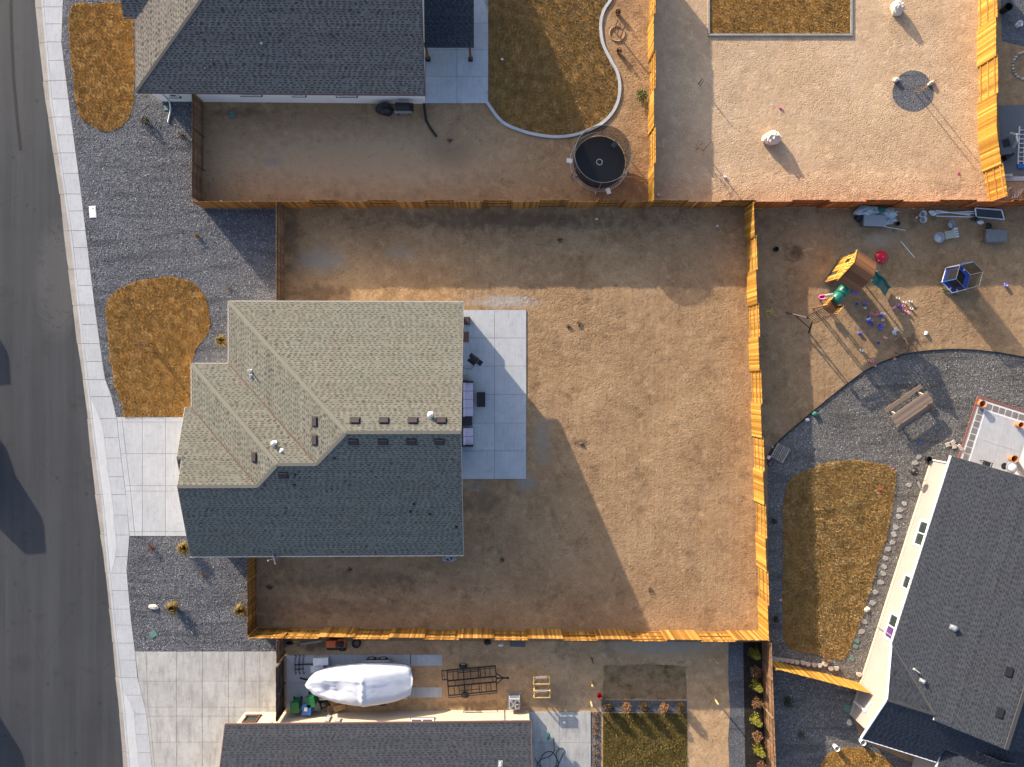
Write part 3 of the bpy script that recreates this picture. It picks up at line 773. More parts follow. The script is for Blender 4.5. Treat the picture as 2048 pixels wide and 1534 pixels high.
def blades(name, pl, dens, h, mat, label, w=0.02, lean=1.2, holes=(), z=0.015):
    p = scatter(pl, dens, holes); n = len(p)
    cl = np.sin(p[:, 0] * 2.1 + np.sin(p[:, 1] * 1.7) * 2) * np.sin(p[:, 1] * 2.7 + p[:, 0]) * .5 + .5
    hx_ = np.sin(p[:, 0] * 15 + 2.2 * np.sin(p[:, 1] * 7.3)) * np.sin(p[:, 1] * 13 + 2.0 * np.sin(p[:, 0] * 8.1)); keep = hx_ > RNG.uniform(-1.1, .25, n)
    p, cl, hx_ = p[keep], cl[keep], hx_[keep]; n = len(p)
    a = RNG.uniform(0, 6.28, n); L = (1 + .35 * hx_) * h * RNG.uniform(.4, 1.25, n) * (0.7 + .6 * cl); q = RNG.uniform(.2, lean, n)
    V = np.zeros((n, 3, 3)); s = a + 1.57
    for k, sg in ((0, -1), (1, 1)):
        V[:, k, 0] = p[:, 0] + np.cos(s) * w * sg; V[:, k, 1] = p[:, 1] + np.sin(s) * w * sg; V[:, k, 2] = z - .01
    V[:, 2, 0] = p[:, 0] + np.cos(a) * L * q; V[:, 2, 1] = p[:, 1] + np.sin(a) * L * q; V[:, 2, 2] = z + L
    F = np.arange(n * 3).reshape(-1, 3)
    t = np.clip(RNG.normal(.45, .22, n) + (cl - .5) * .25, 0, 1)
    return tag(np_mesh(name, V.reshape(-1, 3), F, mat, t), label, 'grass', kind='stuff')

HOUSEM = poly([(470, 630), (925, 630), (925, 1090), (430, 1090), (430, 800)])
stones("gravel", G1, 170, .028, .066, MAT['stone'], "grey crushed gravel over the front yards beside the pavement", [LAWNS['n_front'], LAWNS['main'], poly([(233, 834), (430, 834), (430, 850), (233, 850)])])
stones("gravel", G2, 170, .028, .066, MAT['stone'], "grey crushed gravel between the two driveways")
ehole = poly([E(-6, -6), E(160, -6), E(160, 200), E(-6, 200)])
stones("gravel", GE, 150, .028, .068, MAT['stone_e'], "brownish grey gravel around the lawn of the far right yard", [LAWNS['east'], LAWNS['se'], ehole])
stones("gravel", GN, 130, .025, .05, MAT['stone'], "blue grey gravel in the top right corner")
stones("gravel", RING, 230, .025, .05, MAT['stone'], "round bed of grey gravel around the sapling in the sand")
stones("gravel", GS, 170, .025, .05, MAT['stone'], "gravel strip beside the black mulch")
stones("gravel", GS2, 170, .025, .05, MAT['stone'], "gravel strip below the small turf patch")
stones("gravel", GS3, 170, .025, .05, MAT['stone_e'], "gravel strip beside the bottom patio")
stones("mulch_chips", MU, 120, .03, .07, MAT['mulch'], "black bark chips in the planting bed", h=.4)
YM = poly([(568, 416), (1500, 416), (1525, 1270), (515, 1270), (515, 1100), (925, 1100), (925, 610), (568, 610)])
YN = poly([(410, 210), (1300, 210), (1300, 402), (410, 402)]); YN2 = poly([(1240, -60), (1298, -60), (1298, 230), (1245, 230)])
YE = poly([(1515, 425), (2110, 425), (2110, 700), (1800, 705), (1650, 795), (1545, 890)])
for nm, pl, d in (("main yard", YM, 7), ("top yard", YN, 5), ("strip beside the curved kerb", YN2, 9), ("play yard", YE, 7)):
    stones("soil_crumbs", pl, d, .012, .05, MAT['clod'], "small clods and pebbles on the bare soil of the " + nm, h=.8)
stones("sand_crumbs", SANDP, 6, .015, .05, MAT['clod_sand'], "small lumps on the trodden sand", [LAWNS['ne'], RING], h=.9)
blades("grass", LAWNS['n_front'], 1300, .055, MAT['grass'], "dormant straw coloured grass of the top left lawn")
blades("grass", LAWNS['main'], 1300, .055, MAT['grass'], "dormant straw coloured grass of the lawn in front of the central house")
blades("grass", LAWNS['n_back'], 1100, .075, MAT['grass_back'], "patchy dormant grass inside the curved kerb")
blades("grass", LAWNS['ne'], 1300, .06, MAT['grass'], "dormant grass of the framed turf rectangle in the sand")
blades("grass", LAWNS['east'], 1100, .10, MAT['grass_back'], "shaggy brown grass of the lawn beside the beige house")
blades("grass", LAWNS['south'], 1300, .07, MAT['grass_green'], "half green grass of the bottom lawn")
blades("grass", LAWNS['s_patch'], 90, .07, MAT['grass_back'], "thin grass of the small turf patch")
blades("grass", LAWNS['se'], 1100, .08, MAT['grass'], "dormant grass at the bottom edge behind the right fence")

def ribbon(name, line, w, z0, z1, mat, label, cat):
    pts = [Vector(P2(*p)) for p in line]; L, R = [], []
    for i, p in enumerate(pts):
        d = (pts[min(i + 1, len(pts) - 1)] - pts[max(i - 1, 0)]).normalized(); n = Vector((-d.y, d.x))
        L.append((p + n * w / 2)[:]); R.append((p - n * w / 2)[:])
    m = MB(); k = len(L)
    vs = [(*q, z1) for q in L] + [(*q, z1) for q in R] + [(*q, z0) for q in L] + [(*q, z0) for q in R]
    fs = []
    for i in range(k - 1):
        fs += [(i, k + i, k + i + 1, i + 1), (2 * k + i, i, i + 1, 2 * k + i + 1), (k + i, 3 * k + i, 3 * k + i + 1, k + i + 1)]
    fs += [(0, 2 * k, 3 * k, k), (k - 1, 2 * k - 1, 4 * k - 1, 3 * k - 1)]
    return m.add(vs, fs).top(name, mat, label, cat)
ribbon("lawn_kerb", smooth_line([(974, 205), (1003, 243), (1040, 261), (1080, 271), (1120, 274), (1160, 267), (1202, 248), (1228, 220), (1239, 186), (1236, 150), (1221, 120), (1206, 89), (1201, 50), (1208, 20), (1225, -10), (1245, -90)], 5), .20, -.02, .09, MAT['concrete'], "winding pale concrete kerb around the brown lawn of the top yard", "lawn kerb")
nb = thing("lawn_frame", "pale timber frame around the turf rectangle in the sand yard", "lawn edging", (*P2(1560, 70), 0))
for a, b in (((1417, -100), (1417, 70)), ((1415, 70.5), (1704, 70.5)), ((1702, -100), (1702, 68))):
    MB(nb.location).bar((*P2(*a), .05), (*P2(*b), .05), .13, .12).build("edging_board", MAT['slate'], nb)
ribbon("garden_edging", EL, .07, -.02, .07, MAT['black'], "black edging strip curving between the bare soil and the gravel", "garden edging")
ribbon("gravel_rake_line", [(150, 1534), (151, 1533)], .01, -.3, -.29, MAT['black'], "x", "x") if False else None

# ================================================================ HOUSES
class Roof:
    """sloped planes with deck, real shingle tabs, ridge caps and a ray test for fittings"""
    def __init__(self, root, mat, cap, fascia):
        self.root, self.mat, self.cap, self.fascia = root, mat, cap, fascia
        self.off = root.location
        self.planes = []
        self.deck, self.fas = MB(self.off), MB(self.off)
        self.V, self.F, self.Tn = [], [], []
    def plane(self, pts, seed=0):
        pts = [Vector(p) for p in pts]
        n = Vector((0, 0, 0))
        for i in range(len(pts)):
            a, b = pts[i], pts[(i + 1) % len(pts)]
            n += Vector(((a.y - b.y) * (a.z + b.z), (a.z - b.z) * (a.x + b.x), (a.x - b.x) * (a.y + b.y)))
        n.normalize()
        if n.z < 0: n = -n; pts = pts[::-1]
        self.planes.append((pts, n))
        k = len(pts)
        self.deck.add([p - n * .012 for p in pts] + [p - n * .06 for p in pts], [tuple(range(k)), tuple(range(2 * k - 1, k - 1, -1))] + [(i, k + i, k + (i + 1) % k, (i + 1) % k) for i in range(k)])
        self.shingle(pts, n)
    def shingle(self, pts, n):
        up = (Vector((0, 0, 1)) - n * n.z).normalized(); u = up.cross(n).normalized()
        o = pts[0]; q = [((p - o).dot(u), (p - o).dot(up)) for p in pts]
        v0, v1 = min(a[1] for a in q), max(a[1] for a in q)
        rn = random.Random(int(abs(o.x * 31 + o.y * 17)) + 5)
        def cuts(v):
            xs = []
            for i in range(len(q)):
                (x0, y0), (x1, y1) = q[i], q[(i + 1) % len(q)]
                if (y0 > v) != (y1 > v): xs.append(x0 + (x1 - x0) * (v - y0) / (y1 - y0))
            return sorted(xs)
        ex = 0.14; v = v0
        def quad(a, b, c, d, t):
            base = len(self.V)
            self.V += [a, b, c, d]; self.F.append((base, base + 1, base + 2, base + 3)); self.Tn.append(t)
        def W(x, y, h): return (o + u * x + up * y + n * h - self.off)[:]
        while v < v1 - .01:
            w = min(v + ex, v1)
            lo, hi = cuts(v + 1e-4), cuts(w - 1e-4)
            if len(lo) != len(hi): lo = hi if hi else lo; hi = lo
            row = rn.gauss(0, .10)
            for i in range(0, len(lo) - 1, 2):
                a0, b0, a1, b1 = lo[i], lo[i + 1], hi[i], hi[i + 1]
                x = min(a0, a1); end = max(b0, b1); tooth = rn.random() < .5; band = rn.uniform(.06, .2)
                x -= rn.random() * .2
                while x < end:
                    wd = rn.uniform(.11, .22) if tooth else rn.uniform(.13, .26)
                    y = x + wd
                    l0, r0 = min(max(x, a0), b0), min(max(y, a0), b0)
                    l1, r1 = min(max(x, a1), b1), min(max(y, a1), b1)
                    x = y
                    if r0 - l0 < .005 and r1 - l1 < .005: tooth = not tooth; continue
                    t = min(1, max(.31, .62 + row + rn.gauss(0, .14)))
                    if tooth:
                        quad(W(l0, v, .020), W(r0, v, .020), W(r1, w, .010), W(l1, w, .010), t)
                        quad(W(l0, v, .004), W(r0, v, .004), W(r0, v, .020), W(l0, v, .020), .28)
                    else:
                        k = .5; vm = v + (w - v) * k
                        lm, rm = l0 + (l1 - l0) * k, r0 + (r1 - r0) * k
                        quad(W(l0, v, .012), W(r0, v, .012), W(rm, vm, .009), W(lm, vm, .009), t - .08)
                        quad(W(lm, vm, .009), W(rm, vm, .009), W(r1, w, .006), W(l1, w, .006), band if rn.random() < .85 else .5)
                        quad(W(l0, v, .0), W(r0, v, .0), W(r0, v, .012), W(l0, v, .012), .28)
                    tooth = not tooth
            v = w
    def cap_line(self, a, b, mat=None, w=.26, name="ridge_cap"):
        a, b = Vector(a), Vector(b)
        MB(self.off).bar(a + Vector((0, 0, .018)), b + Vector((0, 0, .018)), w, .05).build(name, mat or self.cap, self.root)
    def valley(self, a, b):
        a, b = Vector(a), Vector(b)
        MB(self.off).bar(a + Vector((0, 0, .02)), b + Vector((0, 0, .02)), .075, .03).build("valley_flashing", MAT['rust'], self.root)
    def eave(self, a, b, w=.10, h=.14, mat=None, name="gutter", drop=.05, out=.0):
        a, b = Vector(a), Vector(b)
        d = (b - a).normalized(); s = Vector((d.y, -d.x, 0)) * out
        MB(self.off).bar(a + s - Vector((0, 0, drop)), b + s - Vector((0, 0, drop)), w, h).build(name, mat or self.fascia, self.root)
    def finish(self):
        r = self.deck.build("roof", self.fascia, self.root)
        s = np_mesh("shingles", np.array(self.V), np.array(self.F), self.mat, self.Tn, self.root, 4)
        s['kind'] = 'stuff'
        return r
    def hit(self, px, py):
        d = ROT @ Vector((px - CX, CY - py, -FPX)); o = Vector((0, 0, CAM_H)); best = None
        for pts, n in self.planes:
            t = (pts[0] - o).dot(n) / d.dot(n); p = o + d * t
            if inside(np.array([[p.x, p.y]]), [(a.x, a.y) for a in pts])[0]:
                if best is None or p.z > best[0].z: best = (p, n)
        return best
    def fit(self, px, py):
        """matrix and local point of a fitting at a pixel on the roof"""
        p, n = self.hit(px, py)
        up = (Vector((0, 0, 1)) - n * n.z).normalized(); u = up.cross(n).normalized()
        m = Matrix((u, up, n)).transposed()
        return p - self.off, m, n
    def vent(self, px, py, w=.56, h=.32, across=True, mat=None):
        p, m, n = self.fit(px, py)
        b = MB()
        b.box((0, 0, .03), (w + .10, h + .12, .02)); b.box((0, 0, .075), (w, h, .075), taper=.93)
        for s in (-1, 1): b.box((s * w * .25, -h / 2 - .005, .07), (w * .38, .015, .05))
        b.v = [(m @ Vector(v) + p)[:] for v in b.v]
        b.build("roof_vent", mat or MAT['vent'], self.root)
    def pipe(self, px, py, r=.06, h=.35, mat=None, cap=False, name="vent_pipe"):
        p, m, n = self.fit(px, py)
        b = MB(); b.lathe(p + Vector((0, 0, -.05)), [(r, 0), (r, h)], 10)
        fl = MB(); fl.box((0, 0, .03), (r * 3.2, r * 3.6, .012)); fl.v = [(m @ Vector(v) + p)[:] for v in fl.v]
        b.add(fl.v, fl.f)
        if cap: b.lathe(p + Vector((0, 0, h - .08)), [(r * 1.7, 0), (r * 1.9, .06), (r * .4, .14)], 12)
        b.build(name, mat or MAT['black'], self.root)
SL = 0.37
def win(root, c, w, h, ax, out, glass='glass', sill=None, split=True, frame='white'):
    """window on a wall: c centre on the wall face, ax along the wall, out outward (2D)"""
    off = root.location; ax = Vector((*ax, 0)); out = Vector((*out, 0)); c = Vector(c)
    f = MB(off)
    z = Vector((0, 0, 1))
    for s in (-1, 1):
        f.bar(c + ax * s * (w / 2) - z * h / 2 + out * .03, c + ax * s * (w / 2) + z * h / 2 + out * .03, .13, .09)
        f.bar(c - ax * (w / 2 + .045) + z * s * h / 2 + out * .031, c + ax * (w / 2 + .045) + z * s * h / 2 + out * .031, .13, .085)
    if split: f.bar(c - z * h / 2 + out * .03, c + z * h / 2 + out * .03, .06, .06)
    fr = f.build("window", MAT[frame], root)
    gl = glass if isinstance(glass, (list, tuple)) else [glass, glass]
    for k, s in enumerate((-1, 1) if split else (0,)):
        ww = w / 2 if split else w
        d = c + ax * s * w / 4 + out * .012
        MB(off).bar(d - z * (h / 2), d + z * (h / 2), ww - .03 if abs(ax.x) > .5 else .02, .02 if abs(ax.x) > .5 else ww - .03).build("pane", MAT[gl[k]], fr) if False else \
        MB(off).add([d - ax * ww / 2 - z * h / 2, d + ax * ww / 2 - z * h / 2, d + ax * ww / 2 + z * h / 2, d - ax * ww / 2 + z * h / 2] + [q - out * .011 for q in (d - ax * ww / 2 - z * h / 2, d + ax * ww / 2 - z * h / 2, d + ax * ww / 2 + z * h / 2, d - ax * ww / 2 + z * h / 2)],
                    [(0, 1, 2, 3), (7, 6, 5, 4), (0, 4, 5, 1), (1, 5, 6, 2), (2, 6, 7, 3), (3, 7, 4, 0)]).build("pane", MAT[gl[k]], fr)
    if sill:
        MB(off).bar(c - ax * (w / 2 + .12) - z * (h / 2 + .09) + out * .05, c + ax * (w / 2 + .12) - z * (h / 2 + .09) + out * .05, .12, .10).build("sill", MAT[sill], fr)
    return fr

# ---- central house
EV = 2.7
yN, yS = P(690, 603, EV).y, P(650, 1112, EV).y
xE = P(926.5, 860, EV).x
x1, y1 = P(457, 660, EV).x, P(420, 727, EV).y
x2, y2 = P(383, 770, EV).x, P(378, 815, EV).y
x3, xb = P(381, 1112, EV).x, P(370, 815, EV).x
yR, yR2, yR3 = (yN + yS) / 2, (y1 + yS) / 2, (y2 + yS) / 2
zz = lambda d: EV + SL * d
mh = thing("house", "central house with a stepped hip roof of weathered grey shingles", "house", ((x1 + xE) / 2, yR, 0))
rf = Roof(mh, MAT['shingle'], MAT['ridge'], MAT['fascia'])
A_ = Vector((x1 + (yN - yR), yR, zz(yN - yR))); B_ = Vector((xE, yR, A_.z))
C_ = Vector((x1 + (y1 - yR2), yR2, zz(y1 - yR2))); D_ = Vector((x2 + (y1 - yR2), yR2, C_.z))
F_ = Vector((x2 + (y2 - yR3), yR3, zz(y2 - yR3))); G_ = Vector((x3, yR3, F_.z))
ybr = P(357, 916, zz(y2 - P(357, 916, 3.9).y)).y; zb = zz(y2 - ybr)
NW, NE_, SE_, SW_ = Vector((x1, yN, EV)), Vector((xE, yN, EV)), Vector((xE, yS, EV)), Vector((x3, yS, EV))
W1, W2, W3, N3 = Vector((x1, y1, EV)), Vector((x2, y1, EV)), Vector((x2, y2, EV)), Vector((xb, y2, EV))
rf.plane([NW, NE_, B_, A_])
rf.plane([NW, A_, C_, W1])
rf.plane([W1, C_, D_, W2])
rf.plane([W2, D_, F_, W3])
rf.plane([W3, F_, G_, Vector((x3, ybr, zb)), Vector((xb, ybr, zb)), N3])
rf.plane([SE_, B_, A_, C_, D_, F_, G_, SW_])
rf.plane([Vector((xb, ybr, zb)), Vector((x3 + 1.2, ybr, zb)), Vector((x3 + 1.2, ybr - (y2 - ybr), EV)), Vector((xb, ybr - (y2 - ybr), EV))][::1])
for a, b in ((NW, A_), (W2, D_)): rf.cap_line(a, b)
for a, b in ((A_, B_), (C_, A_), (D_, C_), (F_, D_), (G_, F_)): rf.cap_line(a, b, w=.22)
for a, b in ((W1, C_), (W3, F_)): rf.valley(a, b)
rf.cap_line(Vector((xb, ybr, zb)), Vector((x3 + .2, ybr, zb)), w=.16)
rf.finish()
for a, b in ((NW, NE_), (SE_, SW_), (W1, NW), (W2, W1), (W3, W2)): rf.eave(a, b)
for a, b in ((NE_, B_), (B_, SE_), (G_, SW_), (Vector((x3, ybr, zb)), G_), (N3, Vector((xb, ybr, zb)))): rf.eave(a, b, .06, .16, name="rake_board", drop=.09)
i = .42
fp = [(xE - i, yN - i), (x1 + i, yN - i), (x1 + i, y1 - i), (x2 + i, y1 - i), (x2 + i, y2 - i), (x3 + i, y2 - i), (x3 + i, yS + i), (xE - i, yS + i)]
w = MB(mh.location).prism(fp, 0, EV - .12)
w.add([(xE - i, yN - i, EV - .12), (xE - i, yR, A_.z - .22), (xE - i, yS + i, EV - .12), (xE - i - .2, yN - i, EV - .12), (xE - i - .2, yR, A_.z - .22), (xE - i - .2, yS + i, EV - .12)], [(2, 1, 0), (3, 4, 5), (0, 1, 4, 3), (1, 2, 5, 4)])
w.add([(x3 + i, y2 - i, EV - .12), (x3 + i, yR3, G_.z - .22), (x3 + i, yS + i, EV - .12), (x3 + i + .2, y2 - i, EV - .12), (x3 + i + .2, yR3, G_.z - .22), (x3 + i + .2, yS + i, EV - .12)], [(0, 1, 2), (5, 4, 3), (3, 4, 1, 0), (4, 5, 2, 1)])
w.build("wall", MAT['stucco_white'], mh)
MB(mh.location).box((xb + .22, ybr, 1.2), (.3, 4.6, 2.5)).build("wall", MAT['stucco_white'], mh)
for yc, wd in (((ybr), 2.5), ((yS + 3.9), 4.9)):
    d = MB(mh.location)
    for r in range(4): d.box(((xb if wd < 3 else x3 + i - .08) + .05, yc, .3 + r * .56), (.05, wd, .53))
    d.build("garage_door", MAT['white'], mh)
win(mh, (xE - i, yN - 3.0, 1.35), 1.5, 1.2, (0, 1), (1, 0))
win(mh, (xE - i, yR - 2.2, 1.1), 2.4, 2.05, (0, 1), (1, 0))
win(mh, (xE - 4, yN - i, 1.4), 1.5, 1.1, (1, 0), (0, 1)); win(mh, (xE - 9, yS + i, 1.4), 1.5, 1.1, (1, 0), (0, -1))
for px in (710, 768, 826, 883): rf.vent(px, 841)
for px in (707, 766, 823, 879): rf.vent(px, 883.5)
def rot_vents(r, lst):
    for px, py in lst: r.vent(px, py)
rot_vents(rf, [(630, 843), (630, 880), (509, 914), (567, 950)])
rf.pipe(502, 741, .05, .62, MAT['white_pl']); rf.pipe(502, 752, .07, .22, MAT['steel'])
rf.pipe(549, 886, .085, .30, MAT['white_pl'], True); rf.pipe(563, 901, .07, .22, MAT['white_pl']); rf.pipe(861, 829, .10, .30, MAT['white_pl'], True)
for q in ((669, 916), (590, 949), (589, 970), (828, 1008), (821, 1023), (860, 1028), (913, 1054)): rf.pipe(*q, .05, .22)
# downspout and satellite dish
dsp = MB(mh.location); dx, dy = xE - .28, yR - .6
dsp.bar((dx, yR - .2, EV + .1), (dx, yR - 2.6, EV + .02), .07); dsp.bar((dx, yR - 2.6, EV), (dx, yR - 2.6, .1), .08); dsp.build("downspout", MAT['white_pl'], mh)
sd = P(551, 1117, 2.9)
dm = MB(mh.location); cn = Vector((.55, -.55, .45)).normalized(); cn = Vector((-.86, -.2, .46)).normalized()
s_ = cn.cross(Vector((0, 0, 1))).normalized(); t_ = s_.cross(cn)
for a in (0,):
    vs, fs = [sd - cn * 0.0], []
    for k in range(16):
        an = 2 * math.pi * k / 16
        vs.append(sd + (s_ * math.cos(an) * .36 + t_ * math.sin(an) * .32) + cn * .11)
    fs = [(0, 1 + k, 1 + (k + 1) % 16) for k in range(16)]
    dm.add(vs, fs); dm.add([v - cn * .015 for v in vs], [f[::-1] for f in fs])
dish = dm.build("satellite_dish", MAT['gray'], mh)
MB(mh.location).tube([sd, sd + cn * .40 - t_ * .22, sd + cn * .46 - t_ * .10], .018, 6).box(sd + cn * .47 - t_ * .08, (.08, .08, .10)).tube([sd - cn * .02, sd - cn * .18 - Vector((0, 0, .1)), (sd.x + .1, yS + .1, EV + .05)], .025, 6).build("dish_arm", MAT['gray'], dish)

# ---- house at the top
EV2 = 2.75
sy = P(560, 187, EV2).y; wx = P(272, 180, EV2).x; ex = P(850, 120, EV2).x; half = 8.6
nh = thing("house", "house at the top with a slate grey roof above a white side wall", "house", ((wx + ex) / 2, sy + half, 0))
rn_ = Roof(nh, MAT['shingle_north'], MAT['ridge_dark'], MAT['fascia_brown'])
zr = EV2 + SL * half
a, b, c, d = Vector((wx, sy, EV2)), Vector((ex, sy, EV2)), Vector((ex, sy + half, zr)), Vector((wx + half, sy + half, zr))
rn_.plane([a, b, c, d])
a2, b2 = Vector((wx, sy + 2 * half, EV2)), Vector((ex, sy + 2 * half, EV2))
ps = P(280, 35, EV2).y; pw = P(247, 30, EV2).x; ph = 2.0
v_ = Vector((wx + ph, ps + ph, EV2 + SL * ph)); pn = Vector((wx, ps + 2 * ph, EV2)); psw = Vector((wx, ps, EV2))
rn_.plane([a, d, a2, pn, v_, psw])
rn_.plane([b2, a2, d, c])
rn_.plane([Vector((pw, ps, EV2)), psw, v_, Vector((pw, ps + ph, EV2 + SL * ph))])
rn_.plane([Vector((pw, ps + 2 * ph, EV2)), Vector((pw, ps + ph, EV2 + SL * ph)), v_, pn])
rn_.cap_line(a, d, w=.2); rn_.cap_line(d, c); rn_.cap_line(d, a2)
rn_.finish()
rn_.eave(a, b, .10, .12); rn_.eave(psw, a); rn_.eave(b, c, .05, .14, name="rake_board"); rn_.eave(Vector((pw, ps, EV2)), psw)
for px, py, r, h in ((525, 90, .10, .3), (425, 122, .05, .25), (412, 139, .05, .25)): rn_.pipe(px, py, r, h, MAT['graydark'])
wy = P(600, 205.5).y
wxx = P(323, 206).x; exx = P(850.5, 205).x
hw = MB(nh.location).prism([(wxx, wy), (exx, wy), (exx, wy + 15.6), (wxx, wy + 15.6)], 0, EV2 - .1)
hw.add([(exx, wy, EV2 - .1), (exx, wy + 8, zr - .3), (exx, wy + 15.6, EV2 - .1), (exx - .2, wy, EV2 - .1), (exx - .2, wy + 8, zr - .3), (exx - .2, wy + 15.6, EV2 - .1)], [(0, 2, 1), (3, 4, 5), (0, 1, 4, 3), (1, 2, 5, 4)])
hw.build("wall", MAT['stucco_white'], nh)
for px, w_ in ((500, 1.25), (596, .75), (692, 1.25)):
    win(nh, (P(px, 196, 1.5).x, wy, 1.72), w_, .82, (1, 0), (0, -1), sill='rust')
win(nh, (P(345, 196, 1.3).x, wy, 1.2), .55, .5, (1, 0), (0, -1), split=False, sill='rust')
dp = MB(nh.location); q0, q1, q2 = P(331, 196, 1.6), P(340, 207, .1), P(336, 245, .05)
dp.tube([(q0.x - .3, wy - .06, 2.5), (q1.x, wy - .07, .3), (q1.x, wy - .2, .1), (q1.x + .03, wy - .6, .06), q2], .06, 8).build("downspout", MAT['white_pl'], nh)
# patio cover on posts
pc = thing("patio_cover", "dark blue grey shingled patio cover on two wooden posts beside the top house", "patio cover", (P(898, 93, 2.5).x, P(898, 93, 2.5).y, 0))
rp = Roof(pc, MAT['shingle_dark'], MAT['ridge_dark'], MAT['black'])
L_, R_ = P(849, 93, 2.45), P(948, 93, 2.45); dpt = 5.2
rp.plane([L_, R_, R_ + Vector((0, dpt, .55)), L_ + Vector((0, dpt, .55))])
rp.finish(); rp.eave(L_, R_, .06, .14)
for px in (857, 941.5):
    q = P(px, 120)
    MB(pc.location).box((q.x, q.y, 1.2), (.15, .15, 2.3)).build("post", MAT['wood_play'], pc)
    MB(pc.location).box((q.x, q.y, .12), (.30, .30, .14)).build("post_base", MAT['black'], pc)
MB(pc.location).bar((L_.x + .1, P(857, 120).y, 2.3), (R_.x - .1, P(857, 120).y, 2.3), .12, .2).build("beam", MAT['wood_play'], pc)

# ---- house at the bottom
sb = P(700, 1447, EV2).y; bx0 = P(450, 1447, EV2).x; bx1 = P(1062.5, 1447, EV2).x
bh = thing("house", "house at the bottom edge with a charcoal shingle roof over a sunlit cream wall", "house", ((bx0 + bx1) / 2, sb - 8, 0))
rb = Roof(bh, MAT['shingle_dark'], MAT['ridge_dark'], MAT['fascia_brown'])
zr = EV2 + SL * 8.6
a, b, c, d = Vector((bx1, sb, EV2)), Vector((bx0, sb, EV2)), Vector((bx0, sb - 8.6, zr)), Vector((bx1, sb - 8.6, zr))
rb.plane([a, b, c, d]); rb.plane([c, d, d + Vector((0, -8.6, EV2 - zr)), c + Vector((0, -8.6, EV2 - zr))])
rb.cap_line(c, d); rb.finish(); rb.eave(a, b); rb.eave(b, c, .05, .14, name="rake_board"); rb.eave(a, d, .05, .14, name="rake_board")
rb.pipe(1001, 1526, .09, .4, MAT['steel'], True)
wy = P(700, 1422.5).y; xa, xz = P(490, 1422).x, P(1057, 1422).x
hw = MB(bh.location).prism([(xa, wy), (xz, wy), (xz, wy - 16), (xa, wy - 16)], 0, EV2 - .1)
for xx, s in ((xa, 1), (xz, -1)):
    hw.add([(xx, wy, EV2 - .1), (xx, wy - 8.1, zr - .3), (xx, wy - 16, EV2 - .1), (xx + .2 * s, wy, EV2 - .1), (xx + .2 * s, wy - 8.1, zr - .3), (xx + .2 * s, wy - 16, EV2 - .1)], [(0, 1, 2), (5, 4, 3), (0, 3, 4, 1), (1, 4, 5, 2)])
hw.build("wall", MAT['stucco_cream'], bh)
win(bh, (P(844, 1440, 1.7).x, wy, 1.78), 1.5, .95, (1, 0), (0, 1), sill='fascia_brown')
for px, z, sx, sz in ((656, 1.2, .28, .8), (676, 1.4, .35, .5), (540, 1.8, .25, .4)): MB(bh.location).box((P(px, 1430, z).x, wy + .06, z), (sx, .14, sz)).build("meter_box", MAT['gray'], bh)
for px in (655, 1009): MB(bh.location).bar((P(px, 1430, 1.5).x, wy + .05, .1), (P(px, 1430, 1.5).x, wy + .05, 2.0), .04).build("conduit", MAT['graydark'], bh)
MB(bh.location).bar((P(930, 1424).x, wy + .04, .35), (P(965, 1424).x, wy + .04, .42), .03).build("conduit", MAT['graydark'], bh)
win(bh, (P(503, 1430, 1.0).x, wy, 1.05), .9, .8, (1, 0), (0, 1), split=False, sill='rust', frame='rust')
mb_ = MB(bh.location)
for z, s in ((1.3, .5), (.8, .75)): mb_.box((xz + .2, P(1070, 1480).y, z), (.36, .9, .3))
mb_.build("wall_cabinet", MAT['gray'], bh)

# ---- house at lower right, turned to the street bend
EV3 = 2.75
A3, B3, C3 = P(1903, 912, EV3), P(1783, 1288, EV3), P(1723, 1477, EV3)
un = (C3 - A3); un.z = 0; LT = un.length; un.normalize(); vn = Vector((-un.y, un.x, 0))
if vn.x < 0: vn = -vn
LB = (B3 - A3).dot(un); half3 = (LT - LB) / 2; hm = 8.0
for _ in range(6):
    q = P(2048, 1385, EV3 + SL * hm); hm = (q - A3).dot(vn)
def H3(u, v, z=None): return A3 + un * u + vn * v + Vector((0, 0, SL * v if z is None else z))
eh = thing("house", "beige walled house at lower right with a dark roof, white gutters and white framed windows", "house", (*(A3 + un * LB / 2 + vn * 5).xy, 0))
re_ = Roof(eh, MAT['shingle_dark'], MAT['ridge_dark'], MAT['white'])
UE = LB + half3 + .35; gz = SL * half3; g4 = 5.4
re_.plane([H3(0, 0), H3(LB, 0), H3(LB + half3, half3), H3(UE, half3), H3(UE, hm), H3(0, hm)])
re_.plane([H3(0, hm), H3(UE, hm), H3(UE, 2 * hm, 0), H3(0, 2 * hm, 0)])
re_.plane([H3(LB, 0, 0), H3(LB + half3, 0, gz), H3(LB + half3, half3, gz)])
re_s = lambda u: SL * (LT - u)
pu = P(1892, 1478, EV3); pv = (pu - A3).dot(vn); puu = (pu - A3).dot(un)
re_.plane([H3(LB + half3, 0, gz), H3(LT, 0, 0), H3(LT, g4, 0), H3(puu + .6, g4, re_s(puu + .6)), H3(puu + .6, 2 * hm - 1, re_s(puu + .6)), H3(LB + half3, 2 * hm - 1, gz)])
